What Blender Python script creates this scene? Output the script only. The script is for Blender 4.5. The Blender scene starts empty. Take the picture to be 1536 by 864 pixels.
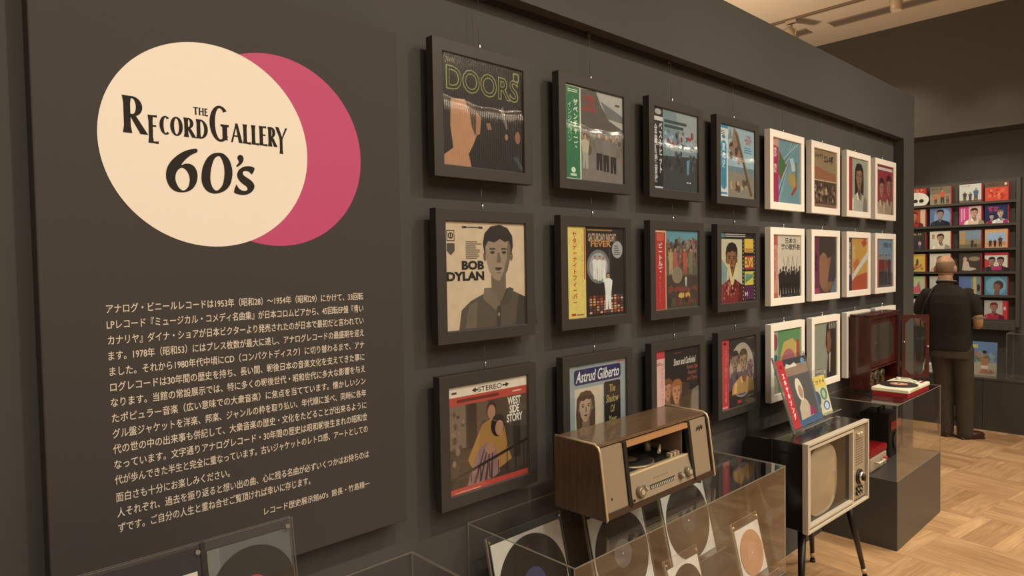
import bpy, bmesh, math, random
from mathutils import Vector, Matrix
random.seed(7)
S = bpy.context.scene
COL = S.collection

# ---------------------------------------------------------------- camera
cam_d = bpy.data.cameras.new('camera'); cam = bpy.data.objects.new('camera', cam_d); COL.objects.link(cam)
cam_d.sensor_width = 36.0; cam_d.lens = 1001.78 * 36 / 1536; cam_d.clip_start = 0.05
_r = (0.72769, -0.68569, -0.01706); _u = (0.03584, 0.01318, 0.99927); _d = (0.68497, 0.72777, -0.03416)
cam.matrix_world = Matrix(((_r[0], _u[0], -_d[0], -1.17662), (_r[1], _u[1], -_d[1], -1.51446), (_r[2], _u[2], -_d[2], 1.58024), (0, 0, 0, 1)))
S.camera = cam

# ---------------------------------------------------------------- light
WARM = (1.0, 0.845, 0.63)
w = bpy.data.worlds.new('world'); S.world = w; w.use_nodes = True
w.node_tree.nodes['Background'].inputs[0].default_value = (1.0, 0.84, 0.64, 1)
w.node_tree.nodes['Background'].inputs[1].default_value = 0.22
S.view_settings.view_transform = 'Standard'; S.view_settings.look = 'None'
S.view_settings.exposure = 0.0; S.view_settings.gamma = 1.0; S.view_settings.use_curve_mapping = False

def spot(name, loc, aim, power, size_deg, blend=0.6, radius=0.03, color=WARM):
    l = bpy.data.lights.new(name, 'SPOT'); o = bpy.data.objects.new(name, l); COL.objects.link(o)
    l.energy = power; l.spot_size = math.radians(size_deg); l.spot_blend = blend; l.shadow_soft_size = radius; l.color = color
    o.location = loc; o.rotation_euler = (Vector(aim) - Vector(loc)).to_track_quat('-Z', 'Y').to_euler()
    return o
# wall washers on the ceiling track in front of the picture wall
for i, (x, p) in enumerate([(-1.45, 105), (-0.1, 115), (1.35, 122), (2.75, 122), (4.1, 125)]):
    spot('wall_washer', (x, -1.95, 3.72), (x - 0.5, 0.0, 1.22), p, 80, 1.0, 0.05)
# broad soft fill added over the hall to lift the shadows
al = bpy.data.lights.new('hall_fill_light', 'AREA'); ao = bpy.data.objects.new('hall_fill_light', al); COL.objects.link(ao)
al.shape = 'RECTANGLE'; al.size = 9.0; al.size_y = 3.6; al.energy = 265; al.color = (1.0, 0.85, 0.65); ao.location = (1.2, -4.3, 3.82)
# spots for the far record rack
spot('rack_spot', (5.42, 0.75, 3.70), (6.4, 0.55, 1.45), 60, 74, 1.0)
spot('rack_spot', (4.55, -0.75, 3.72), (6.4, 0.17, 1.62), 150, 36, 0.7)  # extra narrow spot, added to brighten the jackets
spot('rack_spot', (5.42, -0.25, 3.70), (6.4, 0.05, 1.35), 36, 60, 1.0)
# unseen fill spot added behind the partition to brighten the ceiling
spot('ceiling_fill_spot', (3.6, 1.7, 2.3), (5.0, 0.6, 3.85), 125, 120, 1.0, 0.1, (1.0, 0.70, 0.43))
# downlights over the parquet
for (x, y, p) in [(3.6, -1.9, 200), (5.3, -1.6, 165), (2.1, -1.35, 140), (1.4, -2.9, 150), (-0.4, -3.0, 120), (5.0, 0.9, 85)]:
    spot('floor_downlight', (x, y, 3.78), (x - .2, y + .25, 0), p, 82, 0.8, 0.06)

# ---------------------------------------------------------------- materials
def s2l(c):
    c = c / 255.0
    return c / 12.92 if c <= 0.04045 else ((c + 0.055) / 1.055) ** 2.4
def lin(c): return tuple(s2l(v) for v in c)
ILL = (0.92, 0.765, 0.57)           # what a white surface shows under the wall washers
def alb(c): return tuple(min(0.93, 0.84 * s2l(v) / ILL[i]) for i, v in enumerate(c))
_mc = {}
def pm(name, color, rough=0.5, metal=0.0, spec=0.5, noise=0.0, nscale=30.0, bump=0.0, coat=0.0, trans=0.0):
    """principled material with a little procedural tone variation; colour is albedo (linear)"""
    key = (name, tuple(round(v, 4) for v in color), rough, metal, spec, noise, nscale, bump, coat, trans)
    if key in _mc: return _mc[key]
    m = bpy.data.materials.new(name); m.use_nodes = True
    nt = m.node_tree; b = nt.nodes['Principled BSDF']
    b.inputs['Base Color'].default_value = (*color, 1); b.inputs['Roughness'].default_value = rough
    b.inputs['Metallic'].default_value = metal; b.inputs['Specular IOR Level'].default_value = spec
    b.inputs['Coat Weight'].default_value = coat
    if noise or bump:
        tc = nt.nodes.new('ShaderNodeTexCoord'); n = nt.nodes.new('ShaderNodeTexNoise')
        n.inputs['Scale'].default_value = nscale; n.inputs['Detail'].default_value = 4
        nt.links.new(tc.outputs['Object'], n.inputs['Vector'])
        if noise:
            mx = nt.nodes.new('ShaderNodeMix'); mx.data_type = 'RGBA'
            mx.inputs[6].default_value = (*[max(0, c * (1 - noise)) for c in color], 1)
            mx.inputs[7].default_value = (*[min(1, c * (1 + noise)) for c in color], 1)
            nt.links.new(n.outputs['Fac'], mx.inputs[0]); nt.links.new(mx.outputs[2], b.inputs['Base Color'])
        if bump:
            bp = nt.nodes.new('ShaderNodeBump'); bp.inputs['Strength'].default_value = bump; bp.inputs['Distance'].default_value = 0.002
            nt.links.new(n.outputs['Fac'], bp.inputs['Height']); nt.links.new(bp.outputs['Normal'], b.inputs['Normal'])
    _mc[key] = m
    return m
def ink(c, rough=0.45):
    g = .3 * c[0] + .55 * c[1] + .15 * c[2]; c = tuple(.86 * v + .14 * g for v in c)
    return pm('printed_ink', alb(c), rough, 0, 0.3, 0.16, 38.0)
def wood(name, c0, c1, scale=(1.2, 14, 14), rough=0.3, coat=0.0, spec=0.5):
    m = bpy.data.materials.new(name); m.use_nodes = True; nt = m.node_tree; b = nt.nodes['Principled BSDF']
    tc = nt.nodes.new('ShaderNodeTexCoord'); mp = nt.nodes.new('ShaderNodeMapping'); mp.inputs['Scale'].default_value = scale
    n = nt.nodes.new('ShaderNodeTexNoise'); n.inputs['Scale'].default_value = 6; n.inputs['Detail'].default_value = 6; n.inputs['Distortion'].default_value = 0.6
    r = nt.nodes.new('ShaderNodeValToRGB'); r.color_ramp.elements[0].position = 0.3; r.color_ramp.elements[1].position = 0.7
    r.color_ramp.elements[0].color = (*c0, 1); r.color_ramp.elements[1].color = (*c1, 1)
    nt.links.new(tc.outputs['Object'], mp.inputs['Vector']); nt.links.new(mp.outputs[0], n.inputs['Vector'])
    nt.links.new(n.outputs['Fac'], r.inputs[0]); nt.links.new(r.outputs[0], b.inputs['Base Color'])
    b.inputs['Roughness'].default_value = rough; b.inputs['Coat Weight'].default_value = coat; b.inputs['Specular IOR Level'].default_value = spec
    return m
def clear(name, ior=1.5, tint=(0.985, 0.985, 0.98), rough=0.0):
    """clear sheet: what is behind shows through, the two faces mirror by Fresnel"""
    m = bpy.data.materials.new(name); m.use_nodes = True; nt = m.node_tree; nt.nodes.clear()
    out = nt.nodes.new('ShaderNodeOutputMaterial'); mix = nt.nodes.new('ShaderNodeMixShader')
    t = nt.nodes.new('ShaderNodeBsdfTransparent'); g = nt.nodes.new('ShaderNodeBsdfGlossy')
    t.inputs[0].default_value = (*tint, 1); g.inputs['Roughness'].default_value = rough; g.inputs['Color'].default_value = (1, 1, 1, 1)
    fr = nt.nodes.new('ShaderNodeFresnel'); ge = nt.nodes.new('ShaderNodeNewGeometry')
    mt = nt.nodes.new('ShaderNodeMapRange')                       # inside faces use the inverse index
    mt.inputs['To Min'].default_value = ior; mt.inputs['To Max'].default_value = 1 / ior
    nt.links.new(ge.outputs['Backfacing'], mt.inputs['Value']); nt.links.new(mt.outputs[0], fr.inputs['IOR'])
    nt.links.new(fr.outputs[0], mix.inputs[0]); nt.links.new(t.outputs[0], mix.inputs[1]); nt.links.new(g.outputs[0], mix.inputs[2])
    nt.links.new(mix.outputs[0], out.inputs[0])
    return m

M_WALL = pm('dark_grey_wall_paint', (0.066, 0.066, 0.066), 0.75, 0, 0.3, 0.05, 3.0, 0.05)
M_PANEL = pm('charcoal_panel_print', (0.050, 0.046, 0.047), 0.7, 0, 0.3, 0.04, 2.0)
M_FARWALL = pm('far_grey_wall_paint', (0.075, 0.072, 0.068), 0.8, 0, 0.3, 0.05, 2.0)
M_CEIL = pm('ceiling_paint', (0.72, 0.66, 0.58), 0.9, 0, 0.2, 0.02, 1.5)
M_PLINTH = pm('satin_grey_plinth', (0.060, 0.058, 0.056), 0.38, 0, 0.5, 0.05, 6.0)
M_BLKFRAME = pm('black_frame_lacquer', (0.036, 0.034, 0.033), 0.5, 0, 0.4, 0.08, 20)
M_WHTFRAME = pm('white_frame_lacquer', (0.84, 0.82, 0.78), 0.45, 0, 0.4, 0.02, 20)
M_CHROME = pm('bright_steel', (0.8, 0.78, 0.74), 0.2, 1.0)
M_WIRE = pm('thin_steel_wire', (0.10, 0.10, 0.10), 0.45, 0.6)
M_ACRYLIC = clear('clear_acrylic', 1.5)
M_GLAZE = clear('frame_glazing', 1.42)
def edge_mat():
    m = clear('acrylic_cut_edge', 1.5); nt = m.node_tree; o = nt.nodes['Material Output']; src = o.inputs[0].links[0].from_socket
    d = nt.nodes.new('ShaderNodeBsdfTranslucent'); d.inputs[0].default_value = (.42, .40, .35, 1); d2 = nt.nodes.new('ShaderNodeBsdfDiffuse'); d2.inputs[0].default_value = (.42, .40, .35, 1)
    ad = nt.nodes.new('ShaderNodeMixShader'); ad.inputs[0].default_value = .5; nt.links.new(d.outputs[0], ad.inputs[1]); nt.links.new(d2.outputs[0], ad.inputs[2])
    mx = nt.nodes.new('ShaderNodeMixShader'); mx.inputs[0].default_value = .72; nt.links.new(src, mx.inputs[1]); nt.links.new(ad.outputs[0], mx.inputs[2]); nt.links.new(mx.outputs[0], o.inputs[0]); return m
M_EDGE = edge_mat()
M_VINYL = pm('black_vinyl', (0.026, 0.025, 0.025), 0.34, 0, 0.6)
M_DARK = pm('near_black', (0.010, 0.009, 0.008), 0.5)
M_WALNUT = wood('walnut_veneer', (0.085, 0.052, 0.030), (0.160, 0.104, 0.062), (1.5, 22, 22), 0.22, 0.4)  # sheen of the top panel mixed in as a lighter base
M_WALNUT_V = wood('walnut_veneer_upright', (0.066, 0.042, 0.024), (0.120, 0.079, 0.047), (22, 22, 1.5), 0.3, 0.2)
M_BRASS = pm('cream_brass_trim', (0.62, 0.50, 0.33), 0.3, 0.3)
M_MAHOG = wood('red_mahogany', (0.035, 0.006, 0.004), (0.075, 0.014, 0.009), (16, 16, 1.6), 0.22, 0.5)

# ---------------------------------------------------------------- mesh builder
class MB:
    def __init__(s): s.bm = bmesh.new(); s.mats = []
    def mi(s, m):
        if m not in s.mats: s.mats.append(m)
        return s.mats.index(m)
    def face(s, pts, m):
        try: f = s.bm.faces.new([s.bm.verts.new(p) for p in pts])
        except ValueError: return
        f.material_index = s.mi(m); return f
    def box(s, x0, x1, y0, y1, z0, z1, m, M=None):
        i = s.mi(m)
        v = [Vector((x, y, z)) for x in (x0, x1) for y in (y0, y1) for z in (z0, z1)]
        if M is not None: v = [M @ p for p in v]
        v = [s.bm.verts.new(p) for p in v]
        for q in ((0, 1, 3, 2), (4, 6, 7, 5), (0, 4, 5, 1), (2, 3, 7, 6), (0, 2, 6, 4), (1, 5, 7, 3)):
            s.bm.faces.new([v[k] for k in q]).material_index = i
    def pane(s, axis, at, th, a0, a1, b0, b1, m, me):
        """thin sheet normal to axis (0,1,2), faces m, rim me"""
        i, j = s.mi(m), s.mi(me)
        o = [k for k in range(3) if k != axis]
        def P(t, a, b):
            p = [0, 0, 0]; p[axis] = t; p[o[0]] = a; p[o[1]] = b; return s.bm.verts.new(p)
        c = [[P(t, a, b) for (a, b) in ((a0, b0), (a1, b0), (a1, b1), (a0, b1))] for t in (at, at + th)]
        s.bm.faces.new(c[0][::-1]).material_index = i; s.bm.faces.new(c[1]).material_index = i
        for k in range(4):
            s.bm.faces.new([c[0][k], c[0][(k + 1) % 4], c[1][(k + 1) % 4], c[1][k]]).material_index = j
    def prism(s, prof, axis, a0, a1, m, mcap=None):
        """profile of 2-D points extruded along axis"""
        i = s.mi(m); ic = s.mi(mcap or m)
        def P(t, p):
            q = list(p); q.insert(axis, t); return s.bm.verts.new(q)
        A = [P(a0, p) for p in prof]; B = [P(a1, p) for p in prof]; n = len(prof)
        s.bm.faces.new(A[::-1]).material_index = ic; s.bm.faces.new(B).material_index = ic
        for k in range(n): s.bm.faces.new([A[k], A[(k + 1) % n], B[(k + 1) % n], B[k]]).material_index = i
    def tube(s, pts, rad, m, n=10, cap=True):
        i = s.mi(m); pts = [Vector(p) for p in pts]
        if not isinstance(rad, (list, tuple)): rad = [rad] * len(pts)
        rings = []
        for k, p in enumerate(pts):
            d = (pts[min(k + 1, len(pts) - 1)] - pts[max(k - 1, 0)]).normalized()
            a = d.orthogonal().normalized() if k == 0 else (a - d * a.dot(d)).normalized()
            b = d.cross(a)
            rings.append([s.bm.verts.new(p + (a * math.cos(2 * math.pi * q / n) + b * math.sin(2 * math.pi * q / n)) * rad[k]) for q in range(n)])
        for k in range(len(rings) - 1):
            for q in range(n):
                f = s.bm.faces.new([rings[k][q], rings[k][(q + 1) % n], rings[k + 1][(q + 1) % n], rings[k + 1][q]]); f.material_index = i; f.smooth = True
        if cap:
            s.bm.faces.new(rings[0][::-1]).material_index = i; s.bm.faces.new(rings[-1]).material_index = i
    def disc(s, c, r, h, m, axis=2, n=40, r2=None, mside=None):
        """short cylinder / cone from c along axis by h"""
        pts = [Vector(c), Vector(c)]; pts[1][axis] += h
        i = s.mi(m); j = s.mi(mside or m); o = [k for k in range(3) if k != axis]; R = []
        for p, rr in ((pts[0], r), (pts[1], r if r2 is None else r2)):
            ring = []
            for q in range(n):
                v = p.copy(); v[o[0]] += rr * math.cos(2 * math.pi * q / n); v[o[1]] += rr * math.sin(2 * math.pi * q / n); ring.append(s.bm.verts.new(v))
            R.append(ring)
        s.bm.faces.new(R[0][::-1]).material_index = i; s.bm.faces.new(R[1]).material_index = i
        for q in range(n):
            f = s.bm.faces.new([R[0][q], R[0][(q + 1) % n], R[1][(q + 1) % n], R[1][q]]); f.material_index = j; f.smooth = True
    def ball(s, c, r, m, seg=16, rings=10, M=None):
        """ellipsoid"""
        i = s.mi(m); rows = []
        if not isinstance(r, (tuple, list)): r = (r, r, r)
        for a in range(rings + 1):
            t = math.pi * a / rings; row = []
            for q in range(seg):
                p = 2 * math.pi * q / seg
                v = Vector((r[0] * math.sin(t) * math.cos(p), r[1] * math.sin(t) * math.sin(p), r[2] * math.cos(t)))
                if M is not None: v = M @ v
                row.append(v + Vector(c))
            rows.append(row)
        top = s.bm.verts.new(rows[0][0]); bot = s.bm.verts.new(rows[-1][0])
        R = [[s.bm.verts.new(v) for v in row] for row in rows[1:-1]]
        for q in range(seg):
            fs = [s.bm.faces.new([top, R[0][q], R[0][(q + 1) % seg]]), s.bm.faces.new([bot, R[-1][(q + 1) % seg], R[-1][q]])]
            fs += [s.bm.faces.new([R[k][q], R[k + 1][q], R[k + 1][(q + 1) % seg], R[k][(q + 1) % seg]]) for k in range(len(R) - 1)]
            for f in fs: f.material_index = i; f.smooth = True
    def build(s, name, parent=None, loc=None, bevel=0.0, smooth=False, recalc=True, rotz=0.0):
        if recalc: bmesh.ops.recalc_face_normals(s.bm, faces=s.bm.faces)
        me = bpy.data.meshes.new(name); s.bm.to_mesh(me); s.bm.free()
        for m in s.mats: me.materials.append(m)
        o = bpy.data.objects.new(name, me); COL.objects.link(o)
        if parent is not None: o.parent = parent
        if loc is not None: o.location = loc
        o.rotation_euler.z = rotz
        if smooth:
            for p in me.polygons: p.use_smooth = True
        if bevel:
            b = o.modifiers.new('bevel', 'BEVEL'); b.width = bevel; b.segments = 2; b.limit_method = 'ANGLE'
        return o
def empty(name, loc, label, cat, group=None, rotz=0.0):
    o = bpy.data.objects.new(name, None); COL.objects.link(o); o.location = loc; o.rotation_euler.z = rotz; o.empty_display_size = 0.05
    return tag(o, label, cat, group)
def tag(o, label, cat, group=None):
    o['label'] = label; o['category'] = cat
    if group: o['group'] = group
    return o
def struct(o): o['kind'] = 'structure'; return o

# ---------------------------------------------------------------- lettering
_tc = {}
def text_tris(body, off=0.0, shear=0.0, spacing=1.0, line=1.0):
    k = (body, off, shear, spacing, line)
    if k in _tc: return _tc[k]
    cu = bpy.data.curves.new('t', 'FONT'); cu.body = body; cu.size = 1.0; cu.offset = off; cu.shear = shear; cu.space_character = spacing; cu.space_line = line
    cu.align_x = 'CENTER' if '\n' in body else 'LEFT'; cu.resolution_u = 3
    o = bpy.data.objects.new('t', cu); COL.objects.link(o)
    bpy.context.view_layer.update()
    me = o.evaluated_get(bpy.context.evaluated_depsgraph_get()).to_mesh()
    v = [(p.co.x, p.co.y) for p in me.vertices]; f = [tuple(p.vertices) for p in me.polygons]
    o.to_mesh_clear(); bpy.data.objects.remove(o); bpy.data.curves.remove(cu)
    xs = [p[0] for p in v] or [0]; ys = [p[1] for p in v] or [0]
    x0, x1, y0, y1 = min(xs), max(xs), min(ys), max(ys)
    v = [((p[0] - x0) / max(1e-6, x1 - x0), (p[1] - y0) / max(1e-6, y1 - y0)) for p in v]
    _tc[k] = (v, f); return _tc[k]

class Art:
    """flat print: shapes layered towards the viewer (local -y); u to +x, v to +z, in metres from the lower-left corner"""
    def __init__(s, mb, x0, z0, w, h, y=0.0, step=0.00002): s.mb = mb; s.x0 = x0; s.z0 = z0; s.w = w; s.h = h; s.y = y; s.k = 0; s.step = step
    def P(s, u, v): return (s.x0 + u * s.w, s.y - s.k * s.step, s.z0 + v * s.h)
    def poly(s, pts, c):
        s.k += 1; s.mb.face([s.P(u, v) for u, v in pts], c if not isinstance(c, tuple) else ink(c))
    def r(s, u0, v0, u1, v1, c): s.poly([(u0, v0), (u1, v0), (u1, v1), (u0, v1)], c)
    def rr(s, u0, v0, u1, v1, rad, c):
        pts = []
        for cx, cy, a in ((u1 - rad, v1 - rad, 0), (u0 + rad, v1 - rad, 90), (u0 + rad, v0 + rad, 180), (u1 - rad, v0 + rad, 270)):
            for k in range(5): t = math.radians(a + k * 22.5); pts.append((cx + rad * math.cos(t), cy + rad * math.sin(t)))
        s.poly(pts, c)
    def e(s, cu, cv, ru, rv, c, n=28, a0=0, a1=360):
        s.poly([(cu + ru * math.cos(math.radians(a0 + (a1 - a0) * k / n)), cv + rv * math.sin(math.radians(a0 + (a1 - a0) * k / n))) for k in range(n if a1 - a0 == 360 else n + 1)], c)
    def t(s, body, u0, v0, u1, v1, c, off=0.0, shear=0.0, line=1.0, spacing=1.0):
        s.k += 1; V, F = text_tris(body, off, shear, spacing, line); m = s.mb.mi(ink(c) if isinstance(c, tuple) else c)
        vs = [s.mb.bm.verts.new(s.P(u0 + a * (u1 - u0), v0 + b * (v1 - v0))) for a, b in V]
        for f in F:
            try: s.mb.bm.faces.new([vs[k] for k in f]).material_index = m
            except ValueError: pass
    def tv(s, body, u0, v0, u1, v1, c, off=0.03): s.t('\n'.join(body), u0, v0, u1, v1, c, off)
    def bust(s, cu, v0, h, skin, hair, cloth, turn=0.0, long=False):
        """plain head-and-shoulders stand-in"""
        w = h * 0.62 * s.h / s.w; x = cu + turn * w * .08
        dk = tuple(int(c * .72) for c in skin); dd = tuple(int(c * .38) for c in skin); cd = tuple(int(c * .7) for c in cloth); cl = tuple(min(255, int(c * 1.2) + 4) for c in cloth)
        H = lambda pts: [(x + w * p, v0 + h * q) for p, q in pts]
        if long: s.poly(H([(-.38, .30), (.38, .30), (.40, .62), (.36, .86), (.20, .97), (-.20, .97), (-.36, .86), (-.40, .62)]), hair)
        s.poly([(cu + w * p, v0 + h * q) for p, q in ((-.82, 0), (.82, 0), (.76, .20), (.58, .28), (.24, .36), (-.24, .36), (-.58, .28), (-.76, .20))], cloth)
        s.poly([(cu + w * p, v0 + h * q) for p, q in ((.30, 0), (.82, 0), (.76, .20), (.58, .28), (.40, .32))], cd)
        s.poly([(cu + w * p, v0 + h * q) for p, q in ((-.70, .03), (-.48, .03), (-.46, .27), (-.62, .24))], cl)
        s.poly(H([(-.15, .33), (0, .24), (.15, .33), (.15, .52), (-.15, .52)]), dk)
        s.poly([(cu + w * p, v0 + h * q) for p, q in ((-.25, .37), (-.14, .385), (-.02, .24), (-.16, .22))], cl); s.poly([(cu + w * p, v0 + h * q) for p, q in ((.25, .37), (.14, .385), (.02, .24), (.16, .22))], cd)
        for d in (-1, 1): s.e(x + d * w * .27, v0 + h * .685, w * .035, h * .045, dk, 10)
        s.poly(H([(-.27, .70), (-.31, .80), (-.27, .90), (-.15, .965), (.04, .985), (.20, .955), (.30, .88), (.31, .78), (.27, .70)]), hair)
        s.poly([(x + w * .265 * p, v0 + h * q) for p, q in ((0, .455), (.36, .475), (.72, .55), (.96, .68), (.98, .80), (.7, .87), (-.7, .87), (-.98, .80), (-.96, .68), (-.72, .55), (-.36, .475))], skin)
        s.poly([(x + w * .265 * p, v0 + h * q) for p, q in ((.12, .46), (.36, .475), (.72, .55), (.96, .68), (.98, .80), (.76, .84), (.66, .66), (.40, .54))], dk)
        s.poly(H([(-.27, .765), (-.20, .83), (-.08, .815), (.04, .85), (.14, .82), (.22, .835), (.27, .765), (.29, .86), (.14, .94), (-.14, .94), (-.29, .86)]), hair)
        for d in (-1, 1):
            s.e(x + d * w * .118, v0 + h * .722, w * .048, h * .015, dd, 10); s.poly(H([(d * .118 - .062, .748), (d * .118 + .062, .748), (d * .118 + .05, .764), (d * .118 - .05, .764)]), dd)
        s.poly(H([(-.015, .72), (.03, .72), (.058, .635), (.02, .622), (-.035, .63)]), dk)
        s.poly(H([(-.085, .572), (-.03, .584), (0, .578), (.03, .584), (.085, .572), (.02, .552), (-.02, .552)]), dd)
        s.poly(H([(-.06, .535), (.06, .535), (.03, .524), (-.03, .524)]), dk)
    def fig(s, cu, v0, h, top, low, skin, hair=(40, 30, 25)):
        """plain standing figure stand-in"""
        w = h * 0.30 * s.h / s.w
        s.poly([(cu - w * .40, v0), (cu - w * .08, v0), (cu, v0 + h * .30), (cu + w * .08, v0), (cu + w * .40, v0), (cu + w * .42, v0 + h * .5), (cu - w * .42, v0 + h * .5)], low)
        s.poly([(cu - w * .42, v0 + h * .45), (cu + w * .42, v0 + h * .45), (cu + w * .60, v0 + h * .78), (cu + w * .2, v0 + h * .85), (cu - w * .2, v0 + h * .85), (cu - w * .60, v0 + h * .78)], top)
        s.e(cu, v0 + h * .93, w * .22, h * .075, hair, 12); s.e(cu, v0 + h * .91, w * .18, h * .065, skin, 12)
    def blobs(s, u0, v0, u1, v1, n, cols, r0=.015, r1=.035, seed=1):
        rnd = random.Random(seed)
        for _ in range(n):
            c = rnd.choice(cols); r = rnd.uniform(r0, r1)
            s.e(rnd.uniform(u0 + r, u1 - r), rnd.uniform(v0 + r, v1 - r), r, r * rnd.uniform(.8, 1.6), c, 9)
            s.k -= 0.75
    def lines(s, u0, v0, u1, v1, n, c, seed=1, fill=.45):
        """tiny unreadable copy lines"""
        rnd = random.Random(seed)
        for k in range(n):
            b = v0 + (v1 - v0) * k / n; e = u0 + (u1 - u0) * rnd.uniform(.6, 1)
            s.r(u0, b, e, b + (v1 - v0) / n * fill, c); s.k -= 0.9
# ================================================================ SETTING
YB, YF, TOPZ, CZ = 0.06, -0.004, 2.725, 3.85     # recess back, front face of the wall, top of the partition, ceiling
mb = MB()                                        # floor: square parquet blocks with turning grain
mb.face([(-7, -8, 0), (9, -8, 0), (9, 4, 0), (-7, 4, 0)], None or M_DARK)
floor = struct(mb.build('floor'))
def parquet():
    m = bpy.data.materials.new('oak_parquet'); m.use_nodes = True; nt = m.node_tree; b = nt.nodes['Principled BSDF']; L = nt.links.new
    N = nt.nodes.new
    tc = N('ShaderNodeTexCoord'); mp = N('ShaderNodeMapping'); mp.inputs['Rotation'].default_value = (0, 0, math.radians(8)); L(tc.outputs['Object'], mp.inputs['Vector'])
    ck = N('ShaderNodeTexChecker'); ck.inputs['Scale'].default_value = 1 / 0.46; L(mp.outputs[0], ck.inputs['Vector'])
    def strips(rot):
        r = N('ShaderNodeMapping'); r.inputs['Rotation'].default_value = (0, 0, math.radians(rot)); L(mp.outputs[0], r.inputs['Vector'])
        br = N('ShaderNodeTexBrick'); br.inputs['Scale'].default_value = 1.0
        br.inputs['Brick Width'].default_value = 0.46; br.inputs['Row Height'].default_value = 0.0767; br.inputs['Mortar Size'].default_value = 0.0008
        br.inputs['Mortar Smooth'].default_value = 0.2; br.inputs['Bias'].default_value = 0.0; br.offset = 0.0
        br.inputs['Color1'].default_value = (0.40, 0.25, 0.135, 1); br.inputs['Color2'].default_value = (0.56, 0.375, 0.215, 1); br.inputs['Mortar'].default_value = (0.24, 0.145, 0.075, 1)
        L(r.outputs[0], br.inputs['Vector'])
        s2 = N('ShaderNodeMapping'); s2.inputs['Scale'].default_value = (2.2, 26, 1); L(r.outputs[0], s2.inputs['Vector'])
        n = N('ShaderNodeTexNoise'); n.inputs['Scale'].default_value = 2.2; n.inputs['Detail'].default_value = 5; n.inputs['Distortion'].default_value = 0.8; L(s2.outputs[0], n.inputs['Vector'])
        rp = N('ShaderNodeValToRGB'); rp.color_ramp.elements[0].color = (0.78, 0.74, 0.70, 1); rp.color_ramp.elements[1].color = (1.14, 1.14, 1.12, 1)
        rp.color_ramp.elements[0].position = .3; rp.color_ramp.elements[1].position = .7; L(n.outputs['Fac'], rp.inputs[0])
        mu = N('ShaderNodeMix'); mu.data_type = 'RGBA'; mu.blend_type = 'MULTIPLY'; mu.inputs[0].default_value = 1.0
        L(br.outputs['Color'], mu.inputs[6]); L(rp.outputs[0], mu.inputs[7]); return mu.outputs[2]
    a, c = strips(0), strips(90)
    mx = N('ShaderNodeMix'); mx.data_type = 'RGBA'; L(ck.outputs['Fac'], mx.inputs[0]); L(a, mx.inputs[6]); L(c, mx.inputs[7])
    big = N('ShaderNodeTexNoise'); big.inputs['Scale'].default_value = 1.6; big.inputs['Detail'].default_value = 2; L(mp.outputs[0], big.inputs['Vector'])
    rp = N('ShaderNodeValToRGB'); rp.color_ramp.elements[0].color = (0.86, 0.83, 0.80, 1); rp.color_ramp.elements[1].color = (1.1, 1.1, 1.1, 1); rp.color_ramp.elements[0].position = .35; rp.color_ramp.elements[1].position = .65
    L(big.outputs['Fac'], rp.inputs[0])
    mu = N('ShaderNodeMix'); mu.data_type = 'RGBA'; mu.blend_type = 'MULTIPLY'; mu.inputs[0].default_value = 1.0; L(mx.outputs[2], mu.inputs[6]); L(rp.outputs[0], mu.inputs[7])
    L(mu.outputs[2], b.inputs['Base Color']); b.inputs['Roughness'].default_value = 0.42; b.inputs['Specular IOR Level'].default_value = 0.4
    return m
floor.data.materials.clear(); floor.data.materials.append(parquet())

mb = MB(); mb.box(-7, 9, -8, 4, CZ, CZ + .1, M_CEIL); struct(mb.build('ceiling'))
mb = MB()                                        # partition wall with the shallow hanging recess
mb.box(-7, 4.2, YB, 0.36, 0, TOPZ, M_WALL)
struct(mb.build('wall_left'))
mb = MB(); mb.box(-7, 3.975, YF, YB, 2.405, TOPZ, M_WALL); struct(mb.build('trim_2'))      # upper band the pictures hang below
mb = MB(); mb.box(3.975, 4.2, YF, YB, 0, TOPZ, M_WALL); struct(mb.build('trim_3'))         # end pilaster
mb = MB(); mb.box(6.47, 6.6, -6, 4, 0, CZ, M_FARWALL); struct(mb.build('wall_far'))
mb = MB(); mb.box(6.14, 6.47, -6, 4, 2.745, CZ, M_FARWALL); struct(mb.build('trim_1'))     # overhang above the rack
# hanging rail tucked under the soffit of the recess
mb = MB(); mb.box(-1.9, 3.95, 0.044, 0.060, 2.392, 2.405, pm('dark_rail', (0.03, 0.03, 0.03), 0.5, .3))
for x in [0.1545 + .5 * k for k in range(8)]: mb.box(x + .02, x + .032, 0.036, 0.046, 2.388, 2.404, M_WIRE)
tag(mb.build('picture_rail'), 'dark picture rail under the soffit of the long grey wall', 'rail')

# ceiling fittings
def air_slot(x0, x1, y0, y1, label):
    mb = MB(); d = pm('slot_shadow_grey', (0.22, 0.185, 0.16), 0.7); fr = pm('slot_frame_grey', (0.33, 0.28, 0.235), 0.6)
    mb.box(x0, x1, y0, y1, CZ - .004, CZ, d)
    o = tag(mb.build('ceiling_air_slot'), label, 'air vent', 'air slots in the ceiling')
    m2 = MB()
    for a, b, c, e in ((x0 - .02, x0, y0, y1), (x1, x1 + .02, y0, y1)): m2.box(a, b, c, e, CZ - .008, CZ, fr)
    m2.build('slot_frame', o)
    return o
air_slot(5.50, 5.64, -1.6, 1.10, 'long grey air slot in the cream ceiling')
air_slot(5.50, 5.64, 1.31, 2.3, 'short grey air slot in the cream ceiling, just above the wall top')
M_TRACK = pm('track_paint', (0.20, 0.16, 0.12), 0.5)
mb = MB(); mb.box(5.095, 5.125, -5, 2.4, CZ - .022, CZ, M_TRACK)
tag(mb.build('lighting_track'), 'thin dark lighting track running across the cream ceiling', 'lighting track')
M_LAMP = pm('lamp_body_cream', (0.46, 0.38, 0.29), 0.45)
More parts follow.
